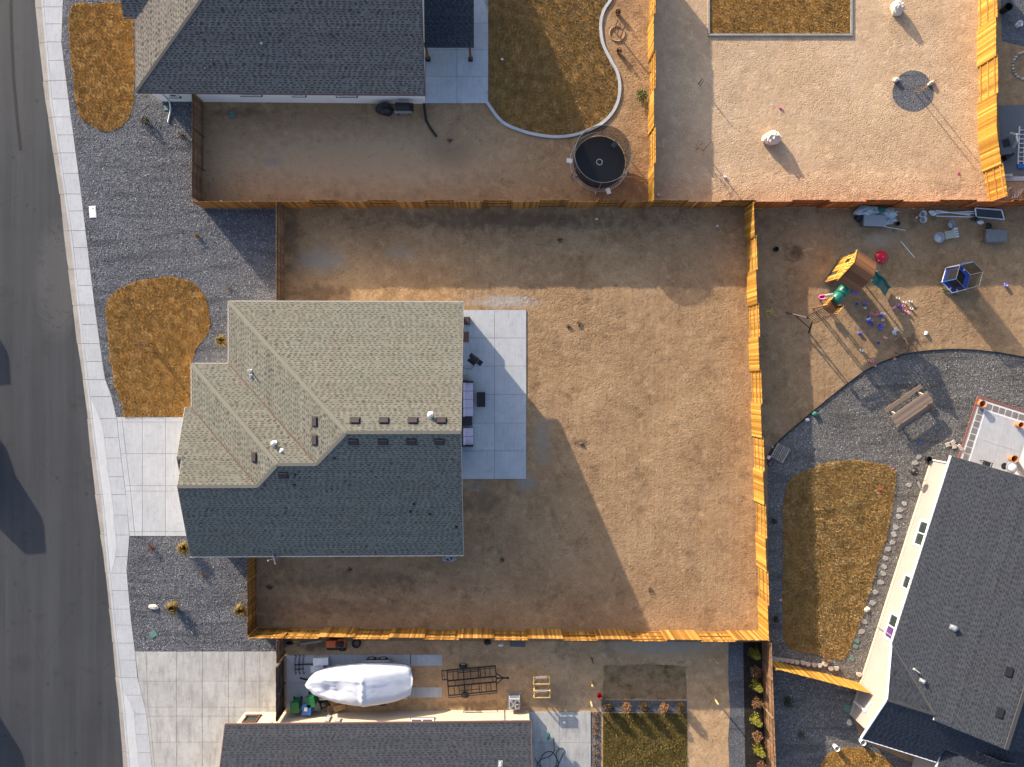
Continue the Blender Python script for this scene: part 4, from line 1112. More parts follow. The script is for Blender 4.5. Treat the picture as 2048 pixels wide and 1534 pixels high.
# entry wing further east
pu = P(1892, 1478, EV3); pv = (pu - A3).dot(vn); puu = (pu - A3).dot(un)
re_.plane([H3(puu, pv, 0), H3(puu + 7, pv, 0), H3(puu + 7, pv + 3.2, SL * 3.2), H3(puu, pv + 3.2, SL * 3.2)])
re_.plane([H3(puu, pv + 3.2, SL * 3.2), H3(puu + 7, pv + 3.2, SL * 3.2), H3(puu + 7, pv + 6.4, 0), H3(puu, pv + 6.4, 0)])
re_.cap_line(H3(LB + half3, 0, gz), H3(LB + half3, half3, gz), w=.14)
re_.cap_line(H3(0, hm), H3(UE, hm)); re_.cap_line(H3(LB, 0), H3(LB + half3, half3), w=.10, name="valley_flashing")
re_.finish()
re_.eave(H3(0, 0), H3(LB, 0), .13, .13); re_.eave(H3(LT, 0, 0), H3(LT, g4, 0), .13, .13); re_.eave(H3(puu, pv, 0), H3(puu + 7, pv, 0), .12, .12)
re_.eave(H3(LB, 0, 0), H3(LB + half3, 0, gz), .07, .16, name="rake_board"); re_.eave(H3(LB + half3, 0, gz), H3(LT, 0, 0), .07, .16, name="rake_board")
re_.eave(H3(UE, half3), H3(UE, hm), .05, .1, name="rake_board", mat=MAT['graydark'], drop=.07); re_.eave(H3(0, 0), H3(0, hm), .05, .1, name="rake_board", mat=MAT['graydark'], drop=.07)
for q in ((2018, 1344), (2000, 1426)): re_.vent(*q, mat=MAT['black'])
re_.pipe(1905, 1254, .10, .32, MAT['steel'], True); re_.pipe(1828, 1338, .05, .7, MAT['steel']); re_.pipe(1843, 1360, .08, .3, MAT['steel'], True)
def Q3(u, v): q = A3 + un * u + vn * v; return (q.x, q.y)
wi = .52
hw = MB(eh.location).prism([Q3(.5, wi), Q3(LT - .45, wi), Q3(LT - .45, g4 - .4), Q3(UE - .35, g4 - .4), Q3(UE - .35, 2 * hm - .5), Q3(.5, 2 * hm - .5)], 0, EV3 - .1)
def gab(u0, u1, v, t, axis):
    pass
q0, q1, q2 = Q3(LB + .1, wi), Q3(LB + half3, wi), Q3(LT - .45, wi)
bk = vn * .2
hw.add([(*q0, EV3 - .1), (*q1, EV3 + gz - .15), (*q2, EV3 - .1)] + [(q[0] + bk.x, q[1] + bk.y, z) for q, z in ((q0, EV3 - .1), (q1, EV3 + gz - .15), (q2, EV3 - .1))], [(0, 1, 2), (5, 4, 3), (0, 3, 4, 1), (1, 4, 5, 2)])
for uu in (.5, UE - .35):
    q0, q1, q2 = Q3(uu, wi), Q3(uu, hm), Q3(uu, 2 * hm - .5); bk = un * (.2 if uu < 1 else -.2)
    hw.add([(*q0, EV3 - .1), (*q1, EV3 + SL * hm - .25), (*q2, EV3 - .1)] + [(q[0] + bk.x, q[1] + bk.y, z) for q, z in ((q0, EV3 - .1), (q1, EV3 + SL * hm - .25), (q2, EV3 - .1))], [(0, 1, 2), (5, 4, 3), (0, 3, 4, 1), (1, 4, 5, 2)])
hw.prism([Q3(puu + .4, pv + .4), Q3(puu + 6.6, pv + .4), Q3(puu + 6.6, pv + 6), Q3(puu + .4, pv + 6)], 0, EV3 - .1)
hw.build("wall", MAT['stucco_beige'], eh)
MB(eh.location).bar((*Q3(.5, wi - .03), .14), (*Q3(LT - .5, wi - .03), .14), .06, .22).build("wall_base", MAT['stucco_cream'], eh)
for px, py, w_, g in ((1840, 1066, 1.75, ['glass', 'glass']), (1811, 1164, .95, 'glass'), (1781, 1254, 1.75, ['glass', 'glass_purple'])):
    q = P(px, py, 1.75); u_ = (q - A3).dot(un)
    win(eh, (*Q3(u_, wi), 1.72), w_, 1.4 if w_ > 1 else 1.05, un.xy[:], (-vn).xy[:], g, split=w_ > 1)
for u0, u1 in ((LB - .4, LB - .7),):
    MB(eh.location).tube([(*Q3(u0, 0.05), EV3 - .1), (*Q3(u0 + .05, wi - .06), EV3 - .35), (*Q3(u0 + .05, wi - .06), .1)], .05, 6).build("downspout", MAT['steel'], eh)
MB(eh.location).tube([(*Q3(.15, -.05), EV3 - .1), (*Q3(.45, wi - .06), EV3 - .4), (*Q3(.45, wi - .06), .1)], .05, 6).build("downspout", MAT['white_pl'], eh)
ut = MB(eh.location); uq = LT - 1.5
ut.bar((*Q3(uq, wi - .05), .1), (*Q3(uq, wi - .05), 1.6), .12); ut.bar((*Q3(uq, wi - .05), 1.6), (*Q3(uq - .8, wi - .05), 1.9), .10)
ut.build("wall_trim", MAT['white'], eh)

# ================================================================ FENCES
def picket_mesh(w, h, mat, t=.019):
    m = MB(); c = .022
    pr = [(-w / 2, 0), (w / 2, 0), (w / 2, h - c), (w / 2 - c, h), (-w / 2 + c, h), (-w / 2, h - c)]
    vs = [(x, -t / 2, z) for x, z in pr] + [(x, t / 2, z) for x, z in pr]; k = len(pr)
    m.add(vs, [tuple(range(k)), tuple(range(2 * k - 1, k - 1, -1))] + [(i, k + i, k + (i + 1) % k, (i + 1) % k) for i in range(k)])
    return m.mesh("picket", mat)
_pk = {}
def fence(label, a, b, pattern, mat='cedar', rail='cedar_rail', h=1.83, bay=None, cap=True, lean=0.0, z=0.0, name="fence", h2=None, cat="fence"):
    """board fence from ground pixel a to b; pattern: side of the boards of each bay, '+' left of the direction, '-' right"""
    A, Bq = P(*a), P(*b); L = (Bq - A).length; d = (Bq - A).normalized(); nrm = Vector((-d.y, d.x, 0)); ang = math.atan2(d.y, d.x)
    root = thing(name, label, cat, (A.x, A.y, z), ang)
    n = len(pattern); bl = L / n; rn = random.Random(int(L * 100))
    pw = .140
    key = (mat, round(h, 2))
    if key not in _pk: _pk[key] = [picket_mesh(pw - .004, h, MAT[mat])]
    pk = _pk[key][0]
    pm = MB().box((0, 0, h / 2 - .02), (.09, .09, h - .04)).mesh("post", MAT[rail])
    for i in range(n + 1):
        inst("post", pm, root, (min(max(i * bl, .045), L - .045), 0, 0), (lean, 0, 0))
    rm = MB().box((bl / 2, 0, 0), (bl - .10, .038, .09)).mesh("rail", MAT[rail])
    sl = math.tan(lean)
    for i, s in enumerate(pattern):
        for rz in (.25, h * .52, h - .25):
            inst("rail", rm, root, (i * bl, -sl * rz + (.015 if s == '+' else -.015), rz), (lean, 0, 0))
        k = int(round((bl) / pw)); st = bl / k; sg = 1 if s == '+' else -1
        for j in range(k):
            dz = rn.uniform(-.012, .012)
            inst("picket", pk, root, (i * bl + (j + .5) * st, sg * .058 + rn.uniform(-.002, .002), dz), (lean + rn.uniform(-.004, .004), rn.uniform(-.006, .006), 0), (min(1.0, st / pw) * .985, 1, 1))
    return root

fence("brown board fence running down from the white wall of the top house", (408.5, 206), (408, 408), "---", mat='wood_brown', rail='wood_brown')
fence("long cedar board fence between the top yard and the central yard", (406, 415), (1297, 415), "----+-+-+-+-+-+-"[:16], mat='cedar_shaded', rail='cedar_shaded')
fence("short cedar fence below the shaded end of the sand, left of the yellow corner fence", (1298, 415), (1491, 415), "+-+", mat='cedar_shaded', rail='cedar_shaded')
fence("reddish cedar fence along the bottom of the sand, above the play yard clutter", (1491.5, 415), (2130, 414), "-+-+-+-+-", mat='cedar_red', rail='cedar_red')
fence("brown fence above the house at the left end of the central yard", (570.5, 418), (571, 612), "-+-"[:0] + "---", mat='wood_brown', rail='wood_brown')
fence("cedar fence running down from the charcoal roof slope at the lower left", (515, 1090), (515, 1252), "---", mat='cedar_shaded', rail='cedar_shaded')
fence("long sunlit cedar fence on the right side of the central yard with alternating bays", (1489.5, 417), (1519, 1259), "-+-+-+-+-+-+-"[:13])
fence("long cedar fence along the bottom of the central yard, in front of the boat yard", (514, 1255), (1519.5, 1263), "--+-+-+-+-+-+-+"[:15], mat='cedar_half_shaded', rail='cedar_half_shaded')
fence("yellow lit cedar fence between the top lawn and the sand yard", (1297, -90), (1298, 413), "-+-+-+-")
fence("bright cedar fence on the right side of the sand yard, wide boards facing the sand", (1954, -86), (1957, 280), "-+-+-", lean=-.02)
fence("short end piece of the sand yard's bright fence, bent towards the red fence", (1957, 280), (1975, 406), "-+", lean=-.02)
fence("dark stained fence beside the black mulch bed at the bottom right", (1521, 1267), (1534, 1630), "+++++", mat='wood_brown', rail='wood_brown')
fence("orange cedar fence joining the gravel yard to the corner of the beige house", (1532, 1318), (1716, 1366), "+++"[:3], mat='cedar')
fence("short brown fence panel above the dark gate at the lower driveway", (571, 1260), (571, 1306), "-", mat='wood_brown', rail='wood_brown')
gt = fence("dark weathered wooden gate panel across the end of the lower driveway", (570, 1312), (570, 1418), "--", mat='wood_dark', rail='wood_dark', name="gate", cat="gate")
gm = MB(); gm.bar((.1, -.03, .3), (1.8, -.03, 1.5), .05); gm.bar((2.0, -.03, .3), (3.6, -.03, 1.5), .05)
gm.build("brace", MAT['steel_black'], gt)

# ================================================================ PLANTS
ORD = 'first second third fourth fifth sixth seventh eighth ninth tenth eleventh twelfth thirteenth fourteenth fifteenth sixteenth seventeenth eighteenth'.split()
def leaves(m, n, rx, ry, rz, cz, leaf, rn, shell=.45):
    for _ in range(n):
        while True:
            p = Vector((rn.uniform(-1, 1), rn.uniform(-1, 1), rn.uniform(-1, 1)))
            if shell < p.length < 1.0: break
        bumpy = 1 + .18 * math.sin(p.x * 5 + p.y * 4) + .12 * math.sin(p.z * 7 + p.x * 3)
        c = Vector((p.x * rx * bumpy, p.y * ry * bumpy, cz + p.z * rz))
        if c.z < .01: c.z = .01 + rn.random() * .03
        a = Vector((rn.gauss(0, 1), rn.gauss(0, 1), rn.gauss(0, 1))).normalized(); b = a.cross(Vector((rn.gauss(0, 1), rn.gauss(0, 1), rn.gauss(0, 1)))).normalized()
        s = leaf * rn.uniform(.6, 1.3)
        m.add([c - a * s, c + b * s * .5, c + a * s, c - b * s * .5], [(0, 1, 2, 3)], min(1, max(0, rn.gauss(.5, .25))))
def shrub(label, px, py, r, h, n, mat, leaf=.05, cone=False, group=None, name="shrub", cat="shrub"):
    rn = random.Random(int(px * 7 + py)); t = T(name, label, cat, px, py, h * .5, rn.uniform(0, 6), group)
    m = MB()
    if cone:
        for k in range(5):
            f = k / 5; leaves(m, n // 5, r * (1 - f * .75), r * (1 - f * .75), h * .16, h * (.12 + f * .84), leaf, rn, .2)
    else: leaves(m, n, r, r, h * .5, h * .5, leaf, rn)
    m.build("foliage", MAT[mat], t)
    s = MB()
    for k in range(5):
        a = k * 1.26; s.tube([(0, 0, 0), (math.cos(a) * r * .3, math.sin(a) * r * .3, h * .4), (math.cos(a) * r * .55, math.sin(a) * r * .55, h * .8)], [.014, .01, .005], 4)
    s.build("stem", MAT['bark'], t)
    return t
def clump(label, px, py, r, h, n=130, mat='clump', name="grass_clump", group=None):
    r *= 1.25; n = int(n * 1.5); rn = random.Random(int(px * 3 + py)); t = T(name, label, "ornamental grass", px, py, h * .4, 0, group); m = MB()
    for _ in range(n):
        a = rn.uniform(0, 6.28); L = rn.uniform(.5, 1.1); q = rn.uniform(.35, 1.15); w = rn.uniform(.012, .026)
        d = Vector((math.cos(a), math.sin(a), 0)); s = Vector((-d.y, d.x, 0)) * w; b = d * rn.uniform(0, .07)
        p1 = b + d * r * q * .45 * L + Vector((0, 0, h * .8 * L)); p2 = b + d * r * q * L + Vector((0, 0, h * (.95 - q * .55) * L))
        m.add([b - s, b + s, p1 + s, p1 - s, p2], [(0, 1, 2, 3), (3, 2, 4)], min(1, max(0, rn.gauss(.5, .25))))
    m.build("blades", MAT[mat], t)
    return t
def sapling(label, px, py, h, stakes=(), sh=1.5, spread=.5, n=14, smat='wood_brown', lean=(0, 0), ring=0.0):
    rn = random.Random(int(px + py * 5)); t = T("sapling", label, "sapling", px, py); b = MB()
    top = Vector((lean[0], lean[1], h))
    MB().tube([(0, 0, 0), top * .5 + Vector((.03, -.02, 0)), top], [.03, .022, .008], 6).build("trunk", MAT['bark'], t)
    for k in range(n):
        f = rn.uniform(.25, .95); a = rn.uniform(0, 6.28); L = spread * rn.uniform(.4, 1) * (1.1 - f * .6)
        p = top * f; e = p + Vector((math.cos(a) * L, math.sin(a) * L, L * rn.uniform(.3, 1)))
        b.tube([p, p.lerp(e, .5) + Vector((0, 0, .03)), e], [.010, .007, .003], 3)
        for j in range(3):
            q = p.lerp(e, rn.uniform(.3, .9)); b.tube([q, q + Vector((rn.uniform(-.15, .15), rn.uniform(-.15, .15), rn.uniform(0, .15)))], [.005, .002], 3)
    b.build("branches", MAT['bark'], t)
    for sx, sy in stakes:
        q = P(sx, sy) - t.location
        MB().tube([(q.x, q.y, 0), (q.x, q.y, sh)], .036, 6).build("stake", MAT[smat], t)
    if ring:
        MB().tube([(math.cos(a) * ring, math.sin(a) * ring, .02) for a in [i * math.pi / 10 for i in range(20)]], .06, 5, closed=True).build("soil_ring", MAT['dirt'], t)
    return t

shrub("round dark green shrub on the gravel below the top left lawn", 289, 241, .32, .55, 260, 'leaf_dark')
shrub("small dark red shrub on the gravel beside the brown fence", 363, 270, .22, .35, 150, 'leaf_red', .04)
shrub("small orange shrub alone on the gravel below the top yard", 394, 472, .20, .32, 140, 'leaf_orange', .04)
shrub("sparse red twiggy shrub on the gravel above the house roof", 458, 578, .28, .25, 70, 'leaf_red', .04)
shrub("small red shrub on the gravel just below the main driveway", 302, 1097, .22, .35, 150, 'leaf_red', .04)
shrub("tiny orange brown shrub in the middle of the lower gravel bed", 405, 1151, .16, .28, 100, 'leaf_orange', .035)
clump("golden grass clump half hidden by the upper left roof edge", 444, 681, .45, .7)
clump("golden grass clump beside the lower left corner of the roof", 371, 1096, .55, .8, 170)
clump("golden grass clump standing free on the lower gravel bed", 346, 1215, .50, .7, 170)
clump("golden grass clump against the lower left fence", 482, 1220, .48, .7, 150)
shrub("bright green leafy bush beside the yellow lit fence", 1284, 190, .42, .8, 420, 'leaf_green', .06)
sapling("bare sapling between two stakes on the lawn in front of the house", 304, 694, 2.4, ((304, 687), (309, 704)), 1.6, .45)
sapling("bare sapling in a ring of soil beside the curved lawn kerb", 1234, 68, 2.2, ((1228, 62), (1241, 76)), 1.6, .45, 16, ring=.52)
sapling("staked bare sapling in the round grey gravel bed", 1829, 184, 1.9, ((1832, 188), (1843, 180)), 1.7, .5, 12)
sapling("twiggy sapling with a red stake in the shade on the sand", 1392, 300, 1.2, ((1405, 302),), 1.9, .7, 26, smat='copper')
sapling("thin stick sapling near the left end of the sand", 1400, 171, 1.0, ((1397, 168),), .9, .15, 4)
sapling("bent bare sapling in the upper left of the play yard", 1585, 507, 1.6, (), 1, .5, 14, lean=(.7, .1), ring=.5)
sapling("leaning bare sapling beside the scattered toys near the black edging", 1800, 691, 1.3, (), 1, .5, 12, lean=(.5, 0), ring=.55)
row = [(1217.6, 1415), (1253.8, 1414), (1289, 1414), (1328, 1416), (1361, 1414)]
for k, (x, y) in enumerate(row):
    shrub("brown shrub in the row of five above the bottom lawn, " + ("below the red bucket" if k == 0 else "second from the left" if k == 1 else "in the middle" if k == 2 else "second from the right" if k == 3 else "rightmost, beside the sand path"), x, y, .33, .85 + .05 * (k % 2), 760, 'leaf_rust' if k % 2 else 'leaf_brown', .055, group="row of shrubs above the bottom lawn")
for k, y in enumerate((1430, 1442, 1456, 1471, 1491, 1507, 1525, 1541)):
    shrub("low dry perennial in the gravel strip beside the bottom patio, %s from the top" % ORD[k], 1191 + (k % 2), y, .20, .16, 60, 'leaf_rust', .05, group="dry perennials beside the bottom patio", name="perennial", cat="plant")
gl = ["topmost under the yellow fence corner", "second from the top", "third from the top", "lowest in the frame"]
for k, (x, y) in enumerate(((1512, 1310), (1517, 1375), (1515, 1444), (1521, 1505))):
    shrub("upright yellow green shrub in the black mulch bed, " + gl[k], x, y, .40, 1.35, 900, 'leaf_yellow', .075, True, group="shrubs in the black mulch bed")
for k, (x, y) in enumerate(((1512, 1343), (1514, 1406), (1514, 1474), (1524, 1535))):
    shrub("dry rust coloured shrub in the black mulch bed, " + ["uppermost", "second from the top", "third from the top", "cut by the lower picture edge"][k], x, y, .40, .8, 360, 'leaf_rust', .05, group="shrubs in the black mulch bed")
shrub("dark bush against the right side of the yellow fence, beside the brown lawn", 1549, 1043, .25, .3, 130, 'leaf_dark', .05)
shrub("dark low bush near the lower corner of the yellow fence", 1553, 1239, .25, .25, 120, 'leaf_dark', .05)
shrub("dark round bush on the shaded gravel below the orange fence", 1577, 1405, .40, .5, 260, 'leaf_dark', .055)
shrub("sparse dark bush above the bottom right lawn", 1604, 1471, .35, .35, 120, 'leaf_dark', .05)
shrub("dried plant by the edging blocks behind the orange fence", 1654, 1322, .28, .35, 150, 'leaf_rust', .05)

for k, (x, y, l) in enumerate(((1137, 652, "dark weed on the rough sunny soil beside the patio, left one of two"), (1158, 648, "dark weed on the rough sunny soil beside the patio, right one of two"), (1004, 1120, "small dark weed in the house shadow below the patio"), (700, 1140, "low dark weed on the shaded soil below the charcoal roof"), (1120, 480, "dark weed on the shaded soil under the top fence"), (1300, 1180, "dark weed near the slanted shadow edge in the central yard"), (540, 1175, "dark weed by the lower left fence of the central yard"), (900, 280, "thin dark weed by the end of the drain pipe"))):
    shrub(l, x, y, .20, .12, 45, 'leaf_brown', .05, name="weed", cat="weed")

# ================================================================ STONES, LIDS AND SMALL GROUND THINGS
def boulder(label, px, py, sx, sy, sz, rot=0, seed=1, name="boulder"):
    p = P(px, py, sz * .4)
    m = MB(); m.blob((0, 0, sz * .30), (sx, sy, sz * .72), 7, 11, .16, seed, .55)
    o = m.build(name, MAT['limestone']); o.location = (p.x, p.y, 0); o.rotation_euler = (0, 0, rot)
    return tag(o, label, "boulder")
boulder("large pale boulder in the middle of the sand yard", 1544, 276, .64, .50, .85, .2, 3)
boulder("tall pale boulder at the top edge of the sand yard", 1795, 15, .44, .50, .75, .5, 5)
boulder("small white rock on the left rim of the round gravel bed", 1792, 159, .22, .18, .25, .3, 7)
boulder("flat white rock on the right rim of the round gravel bed", 1863, 166, .28, .14, .22, .5, 9)
boulder("flat white rock lying on the lower front gravel", 307, 1214, .36, .18, .14, -.2, 11)
boulder("white rock by the corner of the beige house on shaded gravel", 1699, 1445, .18, .22, .3, 0, 13)
boulder("white decorative stone among the stepping stones", 1734, 1219, .22, .18, .16, .5, 17)
def lid(label, px, py, w, d, mat, rot=0, z=.03, name="utility_box", hole=False):
    t = T(name, label, "utility lid", px, py, 0, rot)
    MB().box((0, 0, z / 2 + .005), (w + .06, d + .06, z)).build("rim", MAT['graydark'] if mat != 'white' else MAT['white_pl'], t)
    MB().box((0, 0, z / 2 + .012), (w, d, z + .012)).build("lid", MAT[mat], t, bevel=.01)
    if hole: MB().lathe((w * .1, d * .28, z + .012), [(.04, 0), (.04, .012)], 10).build("keyhole", MAT['black'], t)
    return t
lid("white rectangular meter lid on the gravel beside the pavement", 186, 424, .42, .78, 'white', .06, hole=True)
lid("green irrigation box lid near the wall in the top yard", 464, 230, .36, .48, 'teal')
lid("faded green irrigation box lid by the corner of the top house", 333, 217, .28, .28, 'teal')
lid("round looking pale green lid on the lower front gravel", 307, 1268, .46, .42, 'teal', .5, .02)
lid("green irrigation lid below the beige corner of the right house", 1694, 1416, .5, .5, 'teal', -.4)
for k, (x, y) in enumerate(((840, 625), (830, 665), (805, 755))):
    lid("green square lid in the stepping stone path, " + ("topmost of three" if k == 0 else "middle of three" if k == 1 else "lowest of three, near the orange fence"), 1480 + x / 3.6, 1108 + y / 3.6, .34, .26, 'teal', -.4)
for k, (x, y) in enumerate(((1285, 480), (1255, 525), (1215, 685), (1180, 815), (1150, 865), (1140, 910), (1120, 985), (1105, 1040), (1095, 1095), (1065, 1145), (1050, 1210), (1035, 1270), (1030, 1320), (1010, 1385), (970, 1455), (955, 1530), (895, 1670), (875, 1740))):
    rn = random.Random(k); q = P(1480 + x / 3.6, 780 + y / 3.6); n = rn.choice((5, 6, 7))
    pl = [(q.x + math.cos(a) * r, q.y + math.sin(a) * r * .8) for a, r in [(i * 6.283 / n + rn.uniform(-.25, .25) + k, rn.uniform(.17, .30)) for i in range(n)]]
    o = MB((q.x, q.y, 0)).prism(pl, -.02, .05).build("stepping_stone", MAT['slate']); o.location = (q.x, q.y, 0)
    tag(o, "flat grey stepping stone in the gravel beside the beige house, %s from the top" % ORD[k], "stepping stone", "stepping stones beside the beige house")
for k, (x, y) in enumerate(((245, 755), (268, 763), (305, 765), (340, 770), (375, 775), (410, 780), (455, 785), (490, 795), (535, 800), (575, 803), (615, 795), (655, 825), (695, 825), (860, 870))):
    q = P(1480 + x / 3.6, 1108 + y / 3.6, .15)
    pl = [(math.cos(a) * .17, math.sin(a) * .15) for a in [i * math.pi / 6 for i in range(7)]] + [(-.17, -.12), (.17, -.12)]
    o = MB().prism(pl, 0, .17 + .01 * (k % 3)).build("edging_block", MAT['edger']); o.location = (q.x, q.y, 0); o.rotation_euler = (0, 0, -.15 + math.pi)
    if k == 13: tag(o, "single pale edging block by the wall of the beige house, apart from the row", "edging block")
    else: tag(o, "pale scalloped edging block behind the orange fence, %s from the left" % ORD[k], "edging block", "edging blocks behind the orange fence")
for k, (x, y, w, d, a) in enumerate(((1896, 889, .4, .3, .3), (1904, 886, .45, .28, .7), (1908, 893, .3, .3, .1), (1920, 895, .5, .26, -.9))):
    o = MB().box((0, 0, .04), (w, d, .08)).build("loose_paver", MAT['edger'], bevel=.02); q = P(x, y); o.location = (q.x, q.y, 0); o.rotation_euler = (0, 0, a)
    tag(o, "loose paving stone lying left of the bordered patio, %s from the left" % ORD[k], "paver", "loose pavers beside the bordered patio")
sr = thing("stone_ring", "ring of small rocks around a bare plant in the top right corner", "stone ring", (*P2(2046, 132), 0))
for k in range(26):
    a = k * 6.283 / 26; rn = random.Random(k)
    MB().blob((math.cos(a) * .78, math.sin(a) * .95, .05), (.10 + rn.random() * .05, .08, .09), 4, 6, .2, k).build("rock", MAT['limestone'] if k % 3 else MAT['slate'], sr)
def litter(label, px, py, s, mat, k=0, name="litter", cat="litter"):
    m = MB().blob((0, 0, s * .4), (s, s * .7, s * .5), 4, 6, .35, k + int(px)); q = P(px, py)
    o = m.build(name, MAT[mat]); o.location = (q.x, q.y, 0); return tag(o, label, cat)
litter("white scrap on the lawn edge of the top yard beside the patio", 1004, 119, .10, 'white_pl'); litter("pink scrap lying on the sand above the large boulder", 1560, 217, .12, 'pink')
litter("pink scrap on the sand near the bent yellow fence", 1916, 346, .10, 'pink'); litter("white paper on the sand near the bottom left", 1450, 355, .14, 'white_pl')
litter("white scrap at the left foot of the sand yard fence", 1316, 390, .12, 'white_pl'); litter("small white scrap on the shaded soil left of the yellow fence", 1434, 452, .10, 'white_pl')
litter("dark clod on the sunny soil near the house shadow", 1163, 887, .16, 'bark'); litter("pink scrap on the gravel beside the brown lawn", 1560, 1200, .11, 'pinklight')
litter("white stub on the shaded soil below the top fence", 1193, 438, .12, 'white_pl')
litter("teal crumpled bag on the gravel near the pallet", 1629, 828, .26, 'green_pl', cat="bag"); litter("white and blue toy on the gravel below the teal bag", 1613, 839, .16, 'white_pl', cat="toy")
litter("blue toy on the gravel above the kettle grill", 1840, 885, .13, 'bluecan', cat="toy"); litter("red toy on the brown lawn near the stepping stones", 1759, 979, .13, 'red', cat="toy")
litter("pink toy at the tip of the brown lawn beside the gravel", 1785, 937, .10, 'pink', cat="toy"); litter("pale toy on the brown lawn next to the red toy", 1754, 986, .12, 'pinklight', cat="toy")

# ================================================================ TOP YARD
t = T("trampoline", "large round black trampoline with a net in the corner of the top yard", "trampoline", 1199, 324, .85)
R = 2.05; N = 48
ring = lambda r, z, n=N, dx=0, dy=0: [(math.cos(k * 6.2832 / n) * r + dx, math.sin(k * 6.2832 / n) * r + dy, z) for k in range(n)]
MB().tube(ring(R, .85), .03, 6, closed=True).build("frame", MAT['steel'], t)
MB().lathe((0, 0, .83), [(1.80, 0), (1.80, .015)], N).build("jumping_mat", MAT['black'], t)
m = MB()
for k in range(72):
    a = k * 6.2832 / 72; m.bar((math.cos(a) * 1.80, math.sin(a) * 1.80, .845), (math.cos(a) * 2.03, math.sin(a) * 2.03, .85), .022)
m.build("springs", MAT['gray'], t)
m = MB()
for k in range(12):
    a = k * 6.2832 / 12 + .1; m.box((math.cos(a) * .20, math.sin(a) * .20, .85), (.05, .05, .008), a)
m.build("centre_marks", MAT['white'], t)
m = MB()
for r, z in ((1.80, .9), (1.95, 2.55)): pass
m.add(ring(1.84, .86) + ring(1.93, 2.55), [(k, (k + 1) % N, N + (k + 1) % N, N + k) for k in range(N)]); m.build("net", MAT['net'], t)
MB().tube(ring(1.93, 2.56), .018, 6, closed=True).build("top_ring", MAT['graydark'], t)
for k in range(6):
    a = k * 6.2832 / 6 + .45; d = Vector((math.cos(a), math.sin(a), 0))
    MB().tube([d * 2.12 + Vector((0, 0, .05)), d * 2.10 + Vector((0, 0, .9)), d * 2.06 + Vector((0, 0, 2.2)), d * 1.95 + Vector((0, 0, 2.58))], .022, 6).build("net_pole", MAT['graydark'], t)
    MB().tube([d * 2.05 + Vector((0, 0, .85)), d * 2.1 + Vector((0, 0, .04)), d * 1.6 + Vector((0, 0, .03))], .025, 6).build("leg", MAT['steel'], t)
for px, py, rz in ((1139, 321, -.15), (1217, 382, -1.25)):
    q = P(px, py, .9) - t.location; MB().box((q.x, q.y, .88), (.40, .30, .02), rz).build("warning_sign", MAT['white_pl'], t)
q = P(1229, 289, 1.4) - t.location; MB().box((q.x, q.y, 1.4), (.42, .28, .03), .9, .35).build("hoop_board", MAT['graydark'], t)

g1 = T("grill_cover", "crumpled black grill cover heaped against the white wall of the top house", "grill cover", 770, 218, .4)
m = MB(); m.blob((0, 0, .42), (.62, .46, .55), 6, 10, .18, 4, .3); m.build("cover", MAT['black'], g1)
g2 = T("pellet_grill", "dark pellet grill with a steel shelf rail beside the white wall", "grill", 806, 216, .7)
MB().lathe((0, 0, 0), [(.01, 0), (.01, .01)], 6).build("foot", MAT['black'], g2)
m = MB(); m.tube([(-.50, .05, .85), (.50, .05, .85)], .27, 14); m.build("barrel", MAT['steel_black'], g2)
MB().box((0, -.33, .80), (1.15, .16, .03)).build("shelf", MAT['steel'], g2)
MB().box((.62, .05, .75), (.22, .40, .45)).build("hopper", MAT['black'], g2)
for sx in (-.4, .4):
    for sy in (-.2, .25): MB().bar((sx, sy, 0), (sx, sy, .7), .05).build("leg", MAT['black'], g2)
q = [P(*a, .06) for a in ((848, 206), (850, 222), (852, 240), (862, 258), (873, 273))]
MB(q[0]).tube(q, .085, 8).build("drain_pipe", MAT['rubber']).location = q[0]
tag(bpy.context.scene.objects["drain_pipe"], "black corrugated drain pipe bending out over the soil from the corner of the top house", "drain pipe")
for k, (x, y) in enumerate(((1236, 25), (1238, 103))):
    t = T("plant_pot", "small brown plant pot beside the lawn kerb, " + ("upper one" if k == 0 else "lower one next to the soil ring"), "plant pot", x, y, .2)
    MB().lathe((0, 0, 0), [(.13, 0), (.19, .30), (.21, .32), (.17, .30)], 14, cap1=False).build("pot", MAT['bark'], t)
    m = MB(); leaves(m, 60, .18, .18, .2, .42, .05, random.Random(k)); m.build("foliage", MAT['leaf_rust'], t)

# ================================================================ CENTRAL PATIO
def sofa(label, px, y0, y1, n, arms):
    a, b = P(px, y0, .45), P(px, y1, .45); L = a.y - b.y
    t = thing("patio_sofa", label, "sofa", (a.x, (a.y + b.y) / 2, 0))
    MB().box((0, 0, .17), (.78, L, .30)).build("base", MAT['wicker'], t)
    MB().box((-.36, 0, .48), (.10, L, .55)).build("back_frame", MAT['wicker'], t)
    for s in arms: MB().box((0, s * (L / 2 - .05), .42), (.78, .10, .46)).build("arm", MAT['wicker'], t)
    st = (L - .1 * len(arms)) / n; o = -L / 2 + (.1 if -1 in arms else 0)
    for k in range(n):
        yc = o + st * (k + .5)
        MB().box((.06, yc, .38), (.64, st - .02, .14)).build("seat_cushion", MAT['lilac'], t, bevel=.03)
        MB().box((-.25, yc, .60), (.15, st - .02, .36)).build("back_cushion", MAT['lilac'], t, bevel=.04)
    return t
sofa("long four seat outdoor sofa with lilac cushions against the house wall", 935.5, 762, 833, 4, (1,))
sofa("short two seat outdoor sofa with lilac cushions below the dark corner table", 935.5, 856, 893, 2, (-1,))
t = T("corner_table", "dark wicker corner table between the two lilac sofas", "table", 934, 842, .5)
